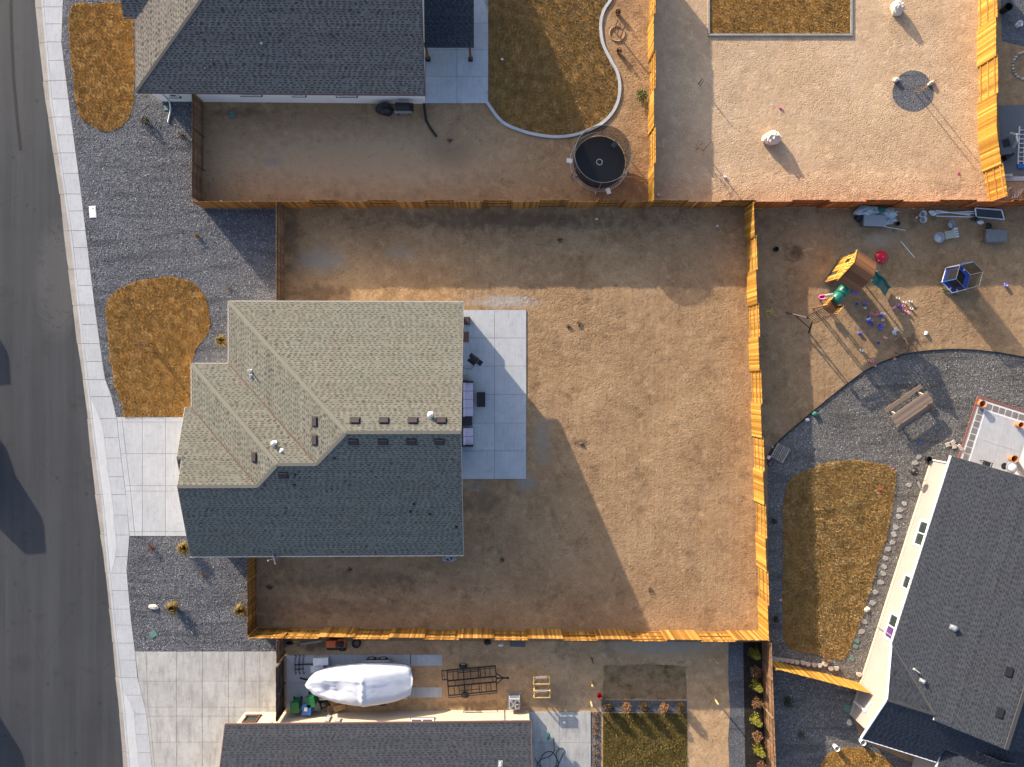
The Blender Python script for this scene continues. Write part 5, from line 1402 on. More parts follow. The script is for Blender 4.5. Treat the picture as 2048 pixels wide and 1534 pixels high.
MB().box((0, 0, .44), (.72, .66, .05)).build("table_top", MAT['wicker'], t); MB().box((0, 0, .22), (.62, .56, .40)).build("base", MAT['wicker'], t)
t = T("fire_table", "black rectangular fire table on the patio in front of the sofa", "fire table", 962, 799, .5)
MB().box((0, 0, .25), (.50, .92, .42)).build("base", MAT['steel_black'], t); MB().box((0, 0, .49), (.60, 1.05, .05)).build("table_top", MAT['steel_black'], t)
MB().box((0, 0, .525), (.20, .55, .02)).build("burner_tray", MAT['black'], t)
t = T("barrel_grill", "black barrel grill with a side shelf standing askew on the patio", "grill", 949, 718, .8, .75 - 1.4)
MB().tube([(-.28, 0, .85), (.28, 0, .85)], .22, 14).build("barrel", MAT['steel_black'], t); MB().box((.46, .02, .82), (.32, .36, .04)).build("side_shelf", MAT['black'], t)
MB().box((-.05, -.30, .80), (.60, .22, .03)).build("front_shelf", MAT['black'], t); MB().box((-.36, .05, .80), (.14, .30, .40)).build("hopper", MAT['black'], t)
for sx in (-.22, .22):
    for sy in (-.16, .16): MB().bar((sx, sy, .02), (sx, sy, .75), .04).build("leg", MAT['black'], t)
q = [P(*a, .07) for a in ((948, 724), (946, 735), (939, 739), (930, 736), (921, 733))]
tag(MB().tube([v[:] for v in q], .014, 5).build("power_cord", MAT['black']), "thin dark power cord running from the barrel grill to the house wall", "cord")
t = T("storage_shelf", "dark brown storage shelf at the upper house corner on the patio", "shelf", 934, 641, .8)
for z in (.05, .5, .95): MB().box((0, 0, z + .05), (.40, .48, .04)).build("shelf_board", MAT['wood_dark'], t)
for sx in (-1, 1): MB().box((sx * .19, 0, .53), (.03, .48, .98)).build("side_panel", MAT['wood_dark'], t)
t = T("door_mat", "reddish patterned door mat on the patio below the brown shelf", "door mat", 932, 674, .06)
MB().box((0, 0, .062), (.42, .75, .02)).build("mat", MAT['brickred'], t)
for k in range(3): MB().box((0, -.22 + .22 * k, .073), (.30, .06, .006)).build("stripe", MAT['graydark'], t)
t = T("planter_box", "small wooden box beside the wall above the long sofa", "box", 929, 755, .3)
MB().box((0, 0, .2), (.4, .32, .3)).build("crate", MAT['wood_gray'], t); MB().box((0, 0, .36), (.44, .36, .03)).build("lid", MAT['wood_gray'], t)
def ac_unit(label, px, py, rot=0):
    t = T("air_conditioner", label, "air conditioner", px, py, .85, rot)
    MB().box((0, 0, .04), (1.0, 1.0, .08)).build("base_slab", MAT['concrete_old'], t)
    m = MB(); m.box((0, 0, .46), (.78, .78, .74)); m.build("casing", MAT['gray'], t, bevel=.03)
    m = MB()
    for z in range(8):
        for s in (-1, 1): m.box((0, s * .396, .18 + z * .075), (.66, .012, .03)); m.box((s * .396, 0, .18 + z * .075), (.012, .66, .03))
    m.build("louvres", MAT['graydark'], t)
    MB().lathe((0, 0, .833), [(.33, 0), (.33, .012)], 24).build("fan_well", MAT['black'], t)
    m = MB()
    for k in range(5):
        a = k * 6.283 / 5; m.box((math.cos(a) * .16, math.sin(a) * .16, .855), (.26, .10, .012), a, .25)
    m.build("fan_blade", MAT['steel'], t)
    m = MB()
    for r in (.34, .24, .14, .06): m.tube(ring(r, .88, 24), .007, 4, closed=True)
    for k in range(6): m.bar((0, 0, .88), (math.cos(k * 1.047) * .34, math.sin(k * 1.047) * .34, .88), .010)
    m.build("grille", MAT['gray'], t)
    return t
ac_unit("grey air conditioner half hidden under the charcoal eave of the central house", 897, 1112)
ac_unit("grey air conditioner with a visible fan beside the cream wall of the bottom house", 1029, 1409)

# ================================================================ PLAY YARD
th = iang(36, 23); t = T("playset", "wooden playset tower with green slides and a monkey bar arm in the right hand yard", "playset", 1716, 543, 2.4, th)
# local x runs along the roof ridge away from the gable, y to the left of it
D, Wd, zd, ze, zr_ = 1.45, 1.7, 1.45, 2.35, 3.15
for sx in (0, 1):
    for sy in (-1, 1): MB().box((-.75 + sx * D, sy * Wd / 2, ze / 2), (.09, .09, ze)).build("corner_post", MAT['wood_play'], t)
fl = MB()
for k in range(10): MB().box((-.72 + .155 * k, 0, zd), (.14, Wd, .035)).build("deck_board", MAT['wood_play'], t)
for s in (-1, 1):
    a, b = Vector((0, 0, zr_)), Vector((0, s * 1.22, ze - .05)); n = 6
    for k in range(n):
        c0, c1 = a.lerp(b, k / n), a.lerp(b, (k + 1) / n); md = (c0 + c1) / 2
        MB().box((-.02, md.y, md.z + .015), (1.66, (c1 - c0).length + .02, .03), 0, -s * math.atan2(a.z - b.z, abs(b.y))).build("roof_board", MAT['wood_play'], t)
gx = -.80
for k in range(9):
    y = -1.0 + k * .25; hgt = (zr_ - ze) * (1 - abs(y) / 1.22)
    if hgt > .12: MB().box((gx, y, ze + hgt / 2 - .08), (.025, .17, hgt)).build("gable_slat", MAT['cedar'], t)
for s in (-1, 1): MB().bar((gx - .03, 0, zr_), (gx - .03, s * 1.24, ze - .06), .03, .12).build("barge_board", MAT['cedar'], t)
for k in range(12):
    y = -.93 + k * .169
    if k in (3, 4): lo, hi = 1.55, 2.30
    elif k in (8, 9): lo, hi = .12, 1.50
    else: lo, hi = .12, 2.30
    MB().box((gx + .02, y, (lo + hi) / 2), (.025, .155, hi - lo)).build("wall_slat", MAT['cedar'], t)
for z in (.16, 1.46, 2.27): MB().box((gx, 0, z), (.05, 2.05, .10)).build("rail", MAT['cedar'] if z > 1 else MAT['wood_dark'], t)
MB().box((gx + .06, .50, 1.9), (.02, .34, .72)).build("window_painted_dark", MAT['black'], t)  # black sheet painting the darkness inside the open window
MB().box((gx + .06, -.34, .8), (.02, .34, 1.25)).build("door_panel", MAT['wood_dark'], t)
R2 = ROT
def loc(px, py, z):
    v = P(px, py, z) - t.location; return Vector((v.x * math.cos(-th) - v.y * math.sin(-th), v.x * math.sin(-th) + v.y * math.cos(-th), z))
# tunnel, lookout and monkey bars
a, b = loc(1693, 574, 1.75), loc(1668, 603, 1.75)
for k in range(2):
    p0, p1 = a.lerp(b, k / 2 + .015), a.lerp(b, (k + 1) / 2 - .015)
    MB().tube([p0, p0.lerp(p1, .08), p0.lerp(p1, .92), p1], [.36, .40, .40, .36], 18).build("tunnel", MAT['green_pl'], t, smooth=True)
dk = loc(1661, 613, 1.4); ax = (b - a).normalized(); sdv = Vector((-ax.y, ax.x, 0)); angl = math.atan2(ax.y, ax.x)
for k in range(5): MB().box(dk + ax * (-.32 + .16 * k), (.15, .95, .035), angl).build("deck_board", MAT['wood_play'], t)
for s in (-1, 1):
    for e in (-1, 1):
        c = dk + ax * e * .38 + sdv * s * .46; MB().bar((c.x, c.y, 0), (c.x, c.y, 2.1), .08).build("corner_post", MAT['wood_play'], t)
    for k in range(5): MB().box(dk + ax * (-.30 + .15 * k) + sdv * s * .48 + Vector((0, 0, .42)), (.09, .02, .6), angl).build("wall_slat", MAT['cedar'], t)
m0, m1 = dk + ax * .45 + Vector((0, 0, .55)), loc(1620, 640, 1.95)
for s in (-1, 1): MB().bar(m0 + sdv * s * .38, m1 + sdv * s * .38, .05, .12).build("beam", MAT['wood_dark'], t)
for k in range(11):
    c = m0.lerp(m1, (k + .5) / 11); MB().bar(c - sdv * .40, c + sdv * .40, .035).build("monkey_bar", MAT['wood_dark'], t)
for s in (-1, 1):
    MB().bar(m1 + sdv * s * .2, (m1.x + sdv.x * s * 1.1, m1.y + sdv.y * s * 1.1, 0), .09).build("leg", MAT['wood_dark'], t)
MB().bar((m1.x + sdv.x * .75, m1.y + sdv.y * .75, .75), (m1.x - sdv.x * .75, m1.y - sdv.y * .75, .75), .07).build("cross_bar", MAT['wood_dark'], t)
# slide
s0, s1 = loc(1745, 552, 1.45), loc(1774, 584, .12); d = (s1 - s0); hd = Vector((d.x, d.y, 0)).normalized(); sv = Vector((-hd.y, hd.x, 0))
vs, fs = [], []; n = 14
for k in range(n + 1):
    f = k / n; z = s0.z + (s1.z - s0.z) * (f + .07 * math.sin(f * 9)); c = Vector((s0.x + d.x * f, s0.y + d.y * f, z))
    for y, h in ((-.40, .22), (-.34, .22), (-.28, .02), (.28, .02), (.34, .22), (.40, .22)): vs.append(c + sv * y + Vector((0, 0, h)))
for k in range(n):
    for j in range(5): fs.append((k * 6 + j, k * 6 + j + 1, k * 6 + 7 + j, k * 6 + 6 + j))
sl = MB().add(vs, fs).build("slide", MAT['green_pl'], t); sl.modifiers.new("thickness", 'SOLIDIFY').thickness = .03
q = loc(1722, 578, 0); 
MB().box(loc(1710, 582, 1.0), (.5, .35, .25), .3).build("toy_shelf", MAT['purple'], t)
t = T("baby_swing", "pink toddler swing hanging beside the green tunnel of the playset", "swing", 1646, 594, .9)
m = MB(); m.lathe((0, 0, .55), [(.12, 0), (.20, .05), (.22, .28), (.18, .28), (.16, .06)], 14, cap1=False); m.build("seat", MAT['pink'], t, smooth=True)
for s in (-1, 1):
    for e in (-1, 1): MB().tube([(s * .18, e * .12, .82), (.75, .15 * e + .05, 1.95)], .012, 5).build("rope", MAT['white_pl'], t)
t = T("saucer_sled", "round red plastic saucer standing on the soil beside the playset", "saucer", 1764.5, 514, .15)
MB().lathe((0, 0, 0), [(.40, .0), (.46, .05), (.42, .13), (.28, .22), (.10, .26), (.02, .265)], 28).build("shell", MAT['red'], t, smooth=True)
MB().lathe((0, 0, .262), [(.03, 0), (.03, .015)], 8).build("cap", MAT['white_pl'], t); MB().box((-.30, -.27, .2), (.10, .07, .02), .7, .3).build("tag", MAT['white_pl'], t)

# small hexagonal trampoline
t = T("mini_trampoline", "small hexagonal trampoline with a blue pad and net in the play yard", "trampoline", 1913, 557, .4, .25)
hx = lambda r, z: [(math.cos(k * math.pi / 3) * r, math.sin(k * math.pi / 3) * r, z) for k in range(6)]
MB().add(hx(1.02, .40) + hx(.70, .42) + hx(1.02, .33) + hx(.70, .35), [(k, (k + 1) % 6, 6 + (k + 1) % 6, 6 + k) for k in range(6)] + [(12 + k, 18 + k, 18 + (k + 1) % 6, 12 + (k + 1) % 6) for k in range(6)] + [(k, 12 + k, 12 + (k + 1) % 6, (k + 1) % 6) for k in range(6)] + [(6 + k, 6 + (k + 1) % 6, 18 + (k + 1) % 6, 18 + k) for k in range(6)]).build("pad", MAT['blue'], t)
MB().add(hx(.71, .37) + hx(.71, .36), [tuple(range(6)), tuple(range(11, 5, -1))]).build("jumping_mat", MAT['black'], t)
MB().tube(hx(1.06, .36), .03, 6, closed=True).build("frame", MAT['white_pl'], t)
MB().tube(hx(.98, 1.75), .02, 6, closed=True).build("top_ring", MAT['graydark'], t)
MB().add(hx(.96, .42) + hx(.96, 1.75), [(k, (k + 1) % 6, 6 + (k + 1) % 6, 6 + k) for k in range(6)]).build("net", MAT['net'], t)
for k in range(6):
    a = k * math.pi / 3; MB().tube([(math.cos(a) * 1.06, math.sin(a) * 1.06, .02), (math.cos(a) * 1.04, math.sin(a) * 1.04, 1.0), (math.cos(a) * .98, math.sin(a) * .98, 1.76)], .028, 6).build("net_pole", MAT['bluecan'] if k % 2 else MAT['gray'], t)
for a, r in ((.6, .84), (3.9, .84), (4.5, .84)): MB().box((math.cos(a) * r, math.sin(a) * r, .425), (.16, .12, .01), a).build("label_patch", MAT['white_pl'], t)
MB().bar((-.95, -.5, .1), (-.1, -1.15, .1), .08).build("step_bar", MAT['green_pl'], t)

# scattered cups and blocks
def toy(kind, mat, pts, label, group):
    rn = random.Random(len(label)); src = None
    m = MB()
    if kind == 'cup': m.lathe((0, 0, 0), [(.065, 0), (.085, .17), (.095, .18), (.072, .17), (.055, .02)], 12, cap1=False); m.lathe((0, 0, .02), [(.056, 0), (.056, .004)], 12)
    else: m.box((0, 0, .08), (.26, .14, .16)); m.box((0, 0, .17), (.20, .08, .02))
    for x, y in pts:
        q = P(x, y, .1)
        if src is None: src = m.build("toy_cup" if kind == 'cup' else "toy_block", MAT[mat]); o = src
        else: o = src.copy(); COL.objects.link(o)
        where = ('in the right hand cluster of toys below the slide' if x > 1780 and y < 640 else 'in the left hand cluster of toys below the playset' if 1733 < x < 1770 and 620 < y < 660 else 'just below the roof shadow of the playset' if y < 620 else 'alone on the sunny soil right of the toys' if x > 1820 else 'near the black edging below the other toys' if y > 695 else 'between the toy clusters and the leaning sapling')
        o.location = (q.x, q.y, .0); o.rotation_euler = (0, 0, rn.uniform(0, 6)); tag(o, label.split(' lying')[0] + ' ' + where, "toy", group)
TG = "toys scattered on the soil below the playset"
toy('cup', 'white_pl', ((1796, 596), (1809, 604), (1821, 602.5), (1822.5, 617), (1730, 616), (1766, 628), (1765, 640), (1723, 701), (1789, 667)), "white toy cup lying among the toys scattered below the playset", TG)
toy('cup', 'pinklight', ((1794.6, 609.4), (1807, 611), (1807.5, 620), (1805, 628.4), (1742, 626), (1756, 623), (1750, 629), (1758, 628), (1739, 721), (1744, 722.5), (1749, 731), (1789, 718), (1743, 640), (1767, 650)), "pale pink toy cup lying among the toys scattered below the playset", TG)
toy('cup', 'purple', ((1713.6, 607.8), (1760, 632.5), (1764.5, 629), (1744, 650), (1741, 645), (1756.7, 686), (1762, 656), (1736, 634), (1759, 650)), "purple toy cup lying among the toys scattered below the playset", TG)
toy('block', 'white_pl', ((1737, 637.5), (1792, 659), (1789, 663), (1852.6, 666), (1763.5, 627)), "white toy box lying on the soil below the playset", TG)
toy('block', 'pinklight', ((1788, 615), (1816.5, 625), (1770.6, 675.5)), "pale pink toy box lying on the soil below the playset", TG)
toy('block', 'purple', ((1730, 607), (1800.6, 613.6), (1738, 642), (1762, 652), (1720, 666), (1760, 657)), "purple toy box lying on the soil below the playset", TG)
t = T("toy_bucket", "pale purple toy bucket alone on the soil right of the small trampoline", "bucket", 2011.5, 569.5, .1)
MB().lathe((0, 0, 0), [(.10, 0), (.14, .2), (.12, .2), (.09, .03)], 12, cap1=False).build("bucket", MAT['purple'], t); MB().box((0, 0, .12), (.2, .2, .08)).build("block", MAT['white_pl'], t)
m = MB(); q0 = P(1536, 628)
m.tube([(math.cos(a) * .16 * (1 + .4 * math.sin(a)), math.sin(a) * .22, .04) for a in [k * .5 for k in range(11)]], .03, 6); m.tube([(.1, .16, .04), (.25, .30, .04), (.28, .42, .05)], .025, 6)
o = m.build("toy_hoop", MAT['yellow']); o.location = q0; tag(o, "yellow looped toy on the shaded soil right of the cedar fence", "toy")

# clutter along the red fence
t = T("deck_box", "grey storage box in front of a heap of silver tarpaulin by the red fence", "storage box", 1749, 441, .55, -.03)
MB().box((0, 0, .27), (1.58, .74, .50)).build("body", MAT['graydark'], t, bevel=.02); MB().box((.05, 0, .545), (1.62, .80, .07)).build("lid", MAT['gray'], t, bevel=.02)
t = T("tarp_heap", "heap of silver and black tarpaulin with a green bag under the red fence", "tarpaulin", 1750, 426)
m = MB(); m.blob((-.75, .05, .30), (.85, .40, .40), 7, 12, .25, 3, .3); m.blob((.75, -.05, .28), (.75, .36, .36), 7, 12, .25, 8, .3); m.build("silver_tarp", MAT['bag'], t)
MB().blob((-1.0, -.35, .18), (.55, .45, .30), 6, 10, .2, 5, .4).build("black_tarp", MAT['black'], t); MB().blob((.1, .12, .42), (.38, .26, .25), 6, 9, .2, 6).build("green_bag", MAT['green_pl'], t)
MB().blob((.95, -.55, .2), (.42, .3, .22), 6, 10, .35, 12, .3).build("crumpled_sheet", MAT['bag'], t)
def pot(name, label, px, py, r, h, mat, cat="bucket", fill=None, rim=None):
    t = T(name, label, cat, px, py, h); MB().lathe((0, 0, 0), [(r * .78, 0), (r, h), (r * 1.06, h), (r * 1.06, h - .03), (r * .96, h - .03), (r * .75, h * .25)], 18, cap1=False).build("body", MAT[mat], t, smooth=False)
    MB().lathe((0, 0, h * .25), [(r * .76, 0), (r * .76, .01)], 18).build("bottom", MAT[fill or mat], t)
    if rim: MB().tube(ring(r * 1.03, h, 18), .015, 5, closed=True).build("rim", MAT[rim], t)
    return t
pot("flower_pot", "small black pot on the soil right of the grey storage box", 1796.5, 447, .14, .22, 'black', "pot")
pot("flower_pot", "black pot standing near the top left of the play yard", 1553, 498, .17, .3, 'black', "pot")
pot("bucket", "upper white bucket at the left end of the pipe bundle", 1847.5, 427.5, .22, .35, 'white_pl', fill='gray')
pot("bucket", "lower white bucket at the left end of the pipe bundle", 1847.5, 438.5, .24, .2, 'white_pl', fill='gray')
pot("bucket", "round grey bucket on the soil below the white pipes", 1904, 449, .25, .35, 'steel', fill='white_pl')
pot("bucket", "large silver lidded tub at the left of the beige box", 1879, 475, .36, .35, 'steel', fill='white_pl')
pot("bucket", "red bucket beside the small turf patch in the bottom yard", 1199.5, 1393, .16, .32, 'red', fill='red')
pot("flower_pot", "tall black planter in the top right corner on blue gravel", 2018, 13, .28, .65, 'black', "pot")
pot("bucket", "white lidded bucket in the top right corner", 2041, 46, .20, .35, 'white_pl')
pot("flower_pot", "terracotta pot with a plant at the corner of the bordered patio", 1966, 808, .24, .40, 'terra', "pot", 'bark')
pot("flower_pot", "terracotta pot on the bordered patio above the roof edge", 2030, 918, .25, .45, 'terra', "pot", 'black')
pot("flower_pot", "orange cone shaped pot at the right edge of the bordered patio", 2043, 850, .20, .5, 'terra', "pot", 'green_pl')
pot("lamp_bucket", "white cylinder bin on the edge of the bottom right lawn", 1675, 1498, .18, .45, 'white_pl', "bin", 'wood_gray')
pot("lamp_bucket", "white topped bin beside the front gutter of the right house", 1727, 1486, .19, .45, 'white_pl', "bin", 'black')
litter("pink ring toy left of the white buckets under the red fence", 1832.7, 434.7, .13, 'pinklight', cat="toy"); litter("crumpled white bags beside the white buckets", 1864, 426, .30, 'white_pl', cat="bag")
litter("black bag next to the screen frame under the red fence", 1948, 438, .28, 'black', cat="bag"); litter("white rounded jug below the screen frame", 1960, 445, .24, 'white_pl', cat="jug"); litter("small green bottle near the storage box", 1789, 462, .13, 'teal', cat="bottle")
for k, (a, b, z) in enumerate((((1871, 424), (1951, 427), .08), ((1873, 426), (1960, 422), .14), ((1872, 432), (1950, 434), .06), ((1872, 421), (1940, 430), .20))):
    tag(MB().tube([P(*a, z)[:], P(*b, z)[:]], .045, 8).build("plastic_pipe", MAT['white_pl']), "long white plastic pipe in the bundle along the red fence, %s" % ('slanting across' if k == 1 else 'lowest one' if k == 2 else 'topmost, shorter one' if k == 3 else 'middle one'), "pipe", "white pipes along the red fence")
tag(MB().tube([P(1768, 453, .05)[:], P(1810, 460.5, .05)[:]], .03, 6).build("plastic_pipe", MAT['white_pl']), "thin white pipe lying right of the grey storage box", "pipe")
tag(MB().tube([P(1801, 482, .04)[:], P(1829, 515, .04)[:]], .035, 6).build("plastic_pipe", MAT['white_pl']), "white pipe lying alone on the bare soil right of the red saucer", "pipe")
t = T("window_screen", "white framed dark window screen leaning on the red fence", "window screen", 1979, 428, .2)
cs = [P(x, y, z) - t.location for x, y, z in ((1950, 416, .42), (2003, 420, .42), (2008.5, 438.8, .10), (1952.6, 434, .10))]
m = MB()
for k in range(4): m.bar(cs[k], cs[(k + 1) % 4], .07, .04)
m.build("frame", MAT['white_pl'], t); MB().add(cs + [c - Vector((0, 0, .012)) for c in cs], [(0, 1, 2, 3), (7, 6, 5, 4)]).build("mesh", MAT['black'], t)
t = T("plastic_box", "beige box with white papers beside the silver tub", "box", 1900, 469, .3, .2)
MB().box((0, 0, .16), (.70, .56, .30)).build("box", plain("khaki_plastic", (.38, .38, .30)), t); MB().box((.48, .05, .20), (.26, .66, .26)).build("paper_stack", MAT['white_pl'], t)
for k in range(3): MB().box((.48, -.15 + k * .18, .34), (.24, .12, .01), .1 * k).build("sheet", MAT['gray'], t)
t = T("wheelbarrow", "grey wheelbarrow tipped over on the soil near the red fence", "wheelbarrow", 1991, 471, .4)
vs = [(-.72, -.46, .5), (.78, -.40, .5), (.78, .40, .5), (-.72, .46, .5), (-.62, -.50, .12), (.85, -.46, .12), (.85, .46, .12), (-.62, .50, .12)]
MB().add(vs, [(0, 1, 2, 3), (4, 0, 3, 7), (5, 1, 0, 4), (6, 2, 1, 5), (7, 3, 2, 6)]).build("tray", plain("wheelbarrow_grey", (.16, .17, .175), .5), t, bevel=.06)
for s in (-1, 1): MB().tube([(.3, s * .3, .25), (-.7, s * .38, .2), (-1.0, s * .42, .25)], .022, 6).build("handle", MAT['wood_dark'], t)
MB().wheel((-.35, .75, .22), .22, .1, (.2, 0, 1), 16, .10).build("wheel", MAT['rubber'], t)
MB().tube([(-.35, .75, .22), (.1, .3, .3)], .02, 6).build("fork", MAT['steel_black'], t)

# gravel corner: table, pallet, bicycle, grill
a = iang(83, -57); t = T("picnic_table", "long weathered plank picnic table standing on the gravel", "picnic table", 1819, 810, .75, a)
for k in range(4): MB().box((0, -.02 - .20 * k + .02, .75), (3.2, .19, .045)).build("table_plank", MAT['plank_brown'], t)
for y in (.52, -.98):
    for k in range(1): MB().box((.05, y, .45), (3.2, .30, .05)).build("bench_plank", MAT['plank_brown'], t)
for x in (-1.2, 1.2):
    MB().bar((x, .62, .40), (x, -1.06, .40), .09, .10).build("bench_beam", MAT['wood_gray'], t)
    for s, y0, y1 in ((1, .05, .45), (-1, -.55, -.90)): MB().bar((x + .05, y0, .70), (x + .05, y1, 0), .09, .05).build("leg", MAT['wood_gray'], t)
    MB().bar((x, .07, .69), (x, -.71, .69), .08, .08).build("cross_beam", MAT['wood_gray'], t)
t = T("toy_chair", "low orange red toy chair under the right end of the picnic table", "chair", 1861, 808, .2, a)
MB().box((0, 0, .22), (.40, .38, .05)).build("seat", MAT['terra'], t); MB().box((-.18, 0, .40), (.04, .38, .34)).build("backrest", MAT['terra'], t)
for sx in (-1, 1):
    for sy in (-1, 1): MB().bar((sx * .16, sy * .15, 0), (sx * .16, sy * .15, .2), .05).build("leg", MAT['terra'], t)
a = math.radians(62 - 90 + 28 + 60); t = T("pallet", "wooden pallet leaning on the gravel beside the cedar fence", "pallet", 1561, 906, .15, iang(14, -26))
for k in range(7): MB().box((0, -.45 + .15 * k, .13), (1.15, .10, .02)).build("slat", MAT['wood_gray'], t)
for x in (-.5, 0, .5): MB().box((x, 0, .07), (.05, 1.0, .10)).build("runner", MAT['wood_gray'], t)
t = T("bicycle", "small red bicycle lying beside the pallet and the fence", "bicycle", 1543, 918, 0, iang(8, -14)); z = .1
MB().tube([(-.3, 0, z), (0, .22, z), (.28, .20, z), (.1, -.02, z), (-.3, 0, z)], .02, 6).tube([(.28, .2, z), (.42, -.02, z)], .018, 6).tube([(.0, .22, z), (.1, -.02, z)], .018, 6).build("frame", MAT['red'], t)
for x in (-.32, .44): w_ = MB().wheel((x, -.04, z), .22, .04, (0, .1, 1), 20, .185).build("wheel", MAT['rubber'], t); m = MB(); [m.bar((x, -.04, z), (x + math.cos(k * .785) * .19, -.04 + math.sin(k * .785) * .19, z), .006) for k in range(8)]; m.build("spokes", MAT['steel'], w_)
MB().tube([(.27, .30, z - .08), (.30, .26, z), (.27, .30, z + .22)], .014, 6).build("handlebar", MAT['steel_black'], t); MB().box((-.04, .30, z), (.2, .08, .08)).build("saddle", MAT['black'], t)
MB().box((-.02, .33, .2), (.25, .2, .18)).build("basket", MAT['white_pl'], t)
q = P(1544.5, 894, .1); o = MB().blob((0, 0, .1), (.1, .1, .1), 8, 12, 0).build("ball", MAT['gray']); o.location = (q.x, q.y, 0); tag(o, "small silver ball above the red bicycle beside the fence", "ball")
t = T("kettle_grill", "round black kettle grill on the gravel between lawn and beige house", "grill", 1830, 944, .8)
MB().lathe((0, 0, .55), [(.06, 0), (.22, .06), (.29, .20), (.295, .24), (.27, .33), (.16, .43), (.03, .47)], 20).build("kettle", MAT['black'], t, smooth=True)
for k in range(3): MB().tube([(math.cos(k * 2.09) * .15, math.sin(k * 2.09) * .15, .6), (math.cos(k * 2.09) * .30, math.sin(k * 2.09) * .30, .02)], .015, 6).build("leg", MAT['steel'], t)
MB().box((0, 0, 1.04), (.10, .03, .03)).build("handle", MAT['gray'], t)
t = T("scooter", "folded silver scooter standing near the wall of the beige house", "scooter", 1842, 972, .3, .4)
MB().box((0, 0, .12), (.14, .62, .04)).build("deck", MAT['steel'], t); MB().tube([(0, .30, .12), (0, .42, .75), (.0, .44, .80)], .02, 6).build("stem", MAT['steel'], t); MB().bar((-.2, .43, .78), (.2, .43, .78), .03).build("handlebar", MAT['black'], t)
for y in (-.3, .34): MB().wheel((0, y, .07), .07, .04, (1, 0, 0), 12).build("wheel", MAT['rubber'], t)
pot("flower_pot", "black pot at the upper corner of the beige house wall", 1859, 919, .2, .35, 'black', "pot")
t = T("patio_chair", "black patio chair half hidden by the roof edge on the bordered patio", "chair", 1974, 930, .5, -.3)
MB().box((0, 0, .42), (.55, .52, .05)).build("seat", MAT['wicker'], t); MB().box((0, -.26, .70), (.55, .05, .55), 0, .15).build("backrest", MAT['wicker'], t)
for sx in (-1, 1):
    MB().box((sx * .27, 0, .60), (.05, .5, .04)).build("arm", MAT['wicker'], t)
    for sy in (-1, 1): MB().bar((sx * .25, sy * .23, 0), (sx * .25, sy * .23, .6 if sy > 0 else .42), .04).build("leg", MAT['wicker'], t)
t = T("patio_table", "round table with a white domed cover beside the roof of the right house", "table", 2024, 935, .75)
MB().lathe((0, 0, .70), [(.40, 0), (.42, .02), (.40, .04)], 28).build("table_top", MAT['gray'], t); MB().lathe((.03, -.02, .745), [(.30, 0), (.26, .10), (.14, .17), (.02, .19)], 24).build("cover", MAT['white_pl'], t, smooth=True)
MB().lathe((0, 0, 0), [(.25, 0), (.25, .03), (.04, .06), (.04, .70)], 16).build("pedestal", MAT['steel_black'], t)
t = T("plank", "grey plank lying from the terracotta pot towards the roof edge", "plank", 2040, 934, .1, iang(10, 16)); MB().box((0, 0, .09), (1.3, .26, .05)).build("board", MAT['wood_gray'], t)
MB().box((.3, 0, .045), (.1, .2, .04)).build("block", MAT['wood_gray'], t)

# top right strip
t = T("ladder", "white aluminium ladder lying at the right picture edge", "ladder", 2043, 295, .1, math.radians(88))
for s in (-1, 1): MB().box((0, s * .21, .10), (3.0, .05, .08)).build("rail", MAT['white_pl'], t)
for k in range(9): MB().box((-1.3 + .32 * k, 0, .10), (.04, .40, .03)).build("rung", MAT['white_pl'], t)
MB().box((-1.35, 0, .10), (.3, .5, .09)).build("foot", MAT['bluecan'], t)
t = T("play_climber", "dark grey plastic play climber with a light grey arch right of the yellow fence", "play climber", 2018, 287, .6, .3)
m = MB(); m.prism([(-.75, -.6), (.1, -.75), (.35, -.1), (.2, .65), (-.6, .55)], 0, .55); m.build("body", MAT['graydark'], t, bevel=.05)
MB().prism([(-.3, -1.05), (.4, -.85), (.2, -.4), (-.35, -.6)], 0, .4).build("step", MAT['black'], t, bevel=.04)
MB().tube([(.25, -.35, .5), (.35, -.05, .95), (.35, .4, 1.0), (.05, .65, .85)], .09, 8).tube([(.35, .4, 1.0), (.62, .35, .9), (.70, .2, .4)], .09, 8).build("arch", MAT['gray'], t)
MB().box((-.15, .1, .56), (.5, .55, .03)).build("opening", MAT['black'], t)
for k, (x, y) in enumerate(((2014, 389), (2039, 394))):
    t = T("wire_cage", "round wire plant cage in the top right corner, " + ("left one beside the fence" if k == 0 else "right one on dark soil"), "plant cage", x, y)
    for z in (.05, .35, .65): MB().tube(ring(.40 + .04 * k, z, 20), .012, 4, closed=True).build("hoop", MAT['steel'], t)
    for q in range(4): MB().bar((math.cos(q * 1.57) * .42, math.sin(q * 1.57) * .42, 0), (math.cos(q * 1.57) * .42, math.sin(q * 1.57) * .42, .66), .012).build("upright", MAT['steel'], t)
for k in range(2):
    o = MB().box((0, 0, .12), (.30, .18, .2)).build("cinder_block", MAT['edger']); q = P(2008 + 8.5 * k, 352); o.location = (q.x, q.y, .02); tag(o, "pale block on the concrete kerb right of the yellow fence, " + ('left one' if k == 0 else 'right one'), "block", "pale blocks by the concrete kerb")

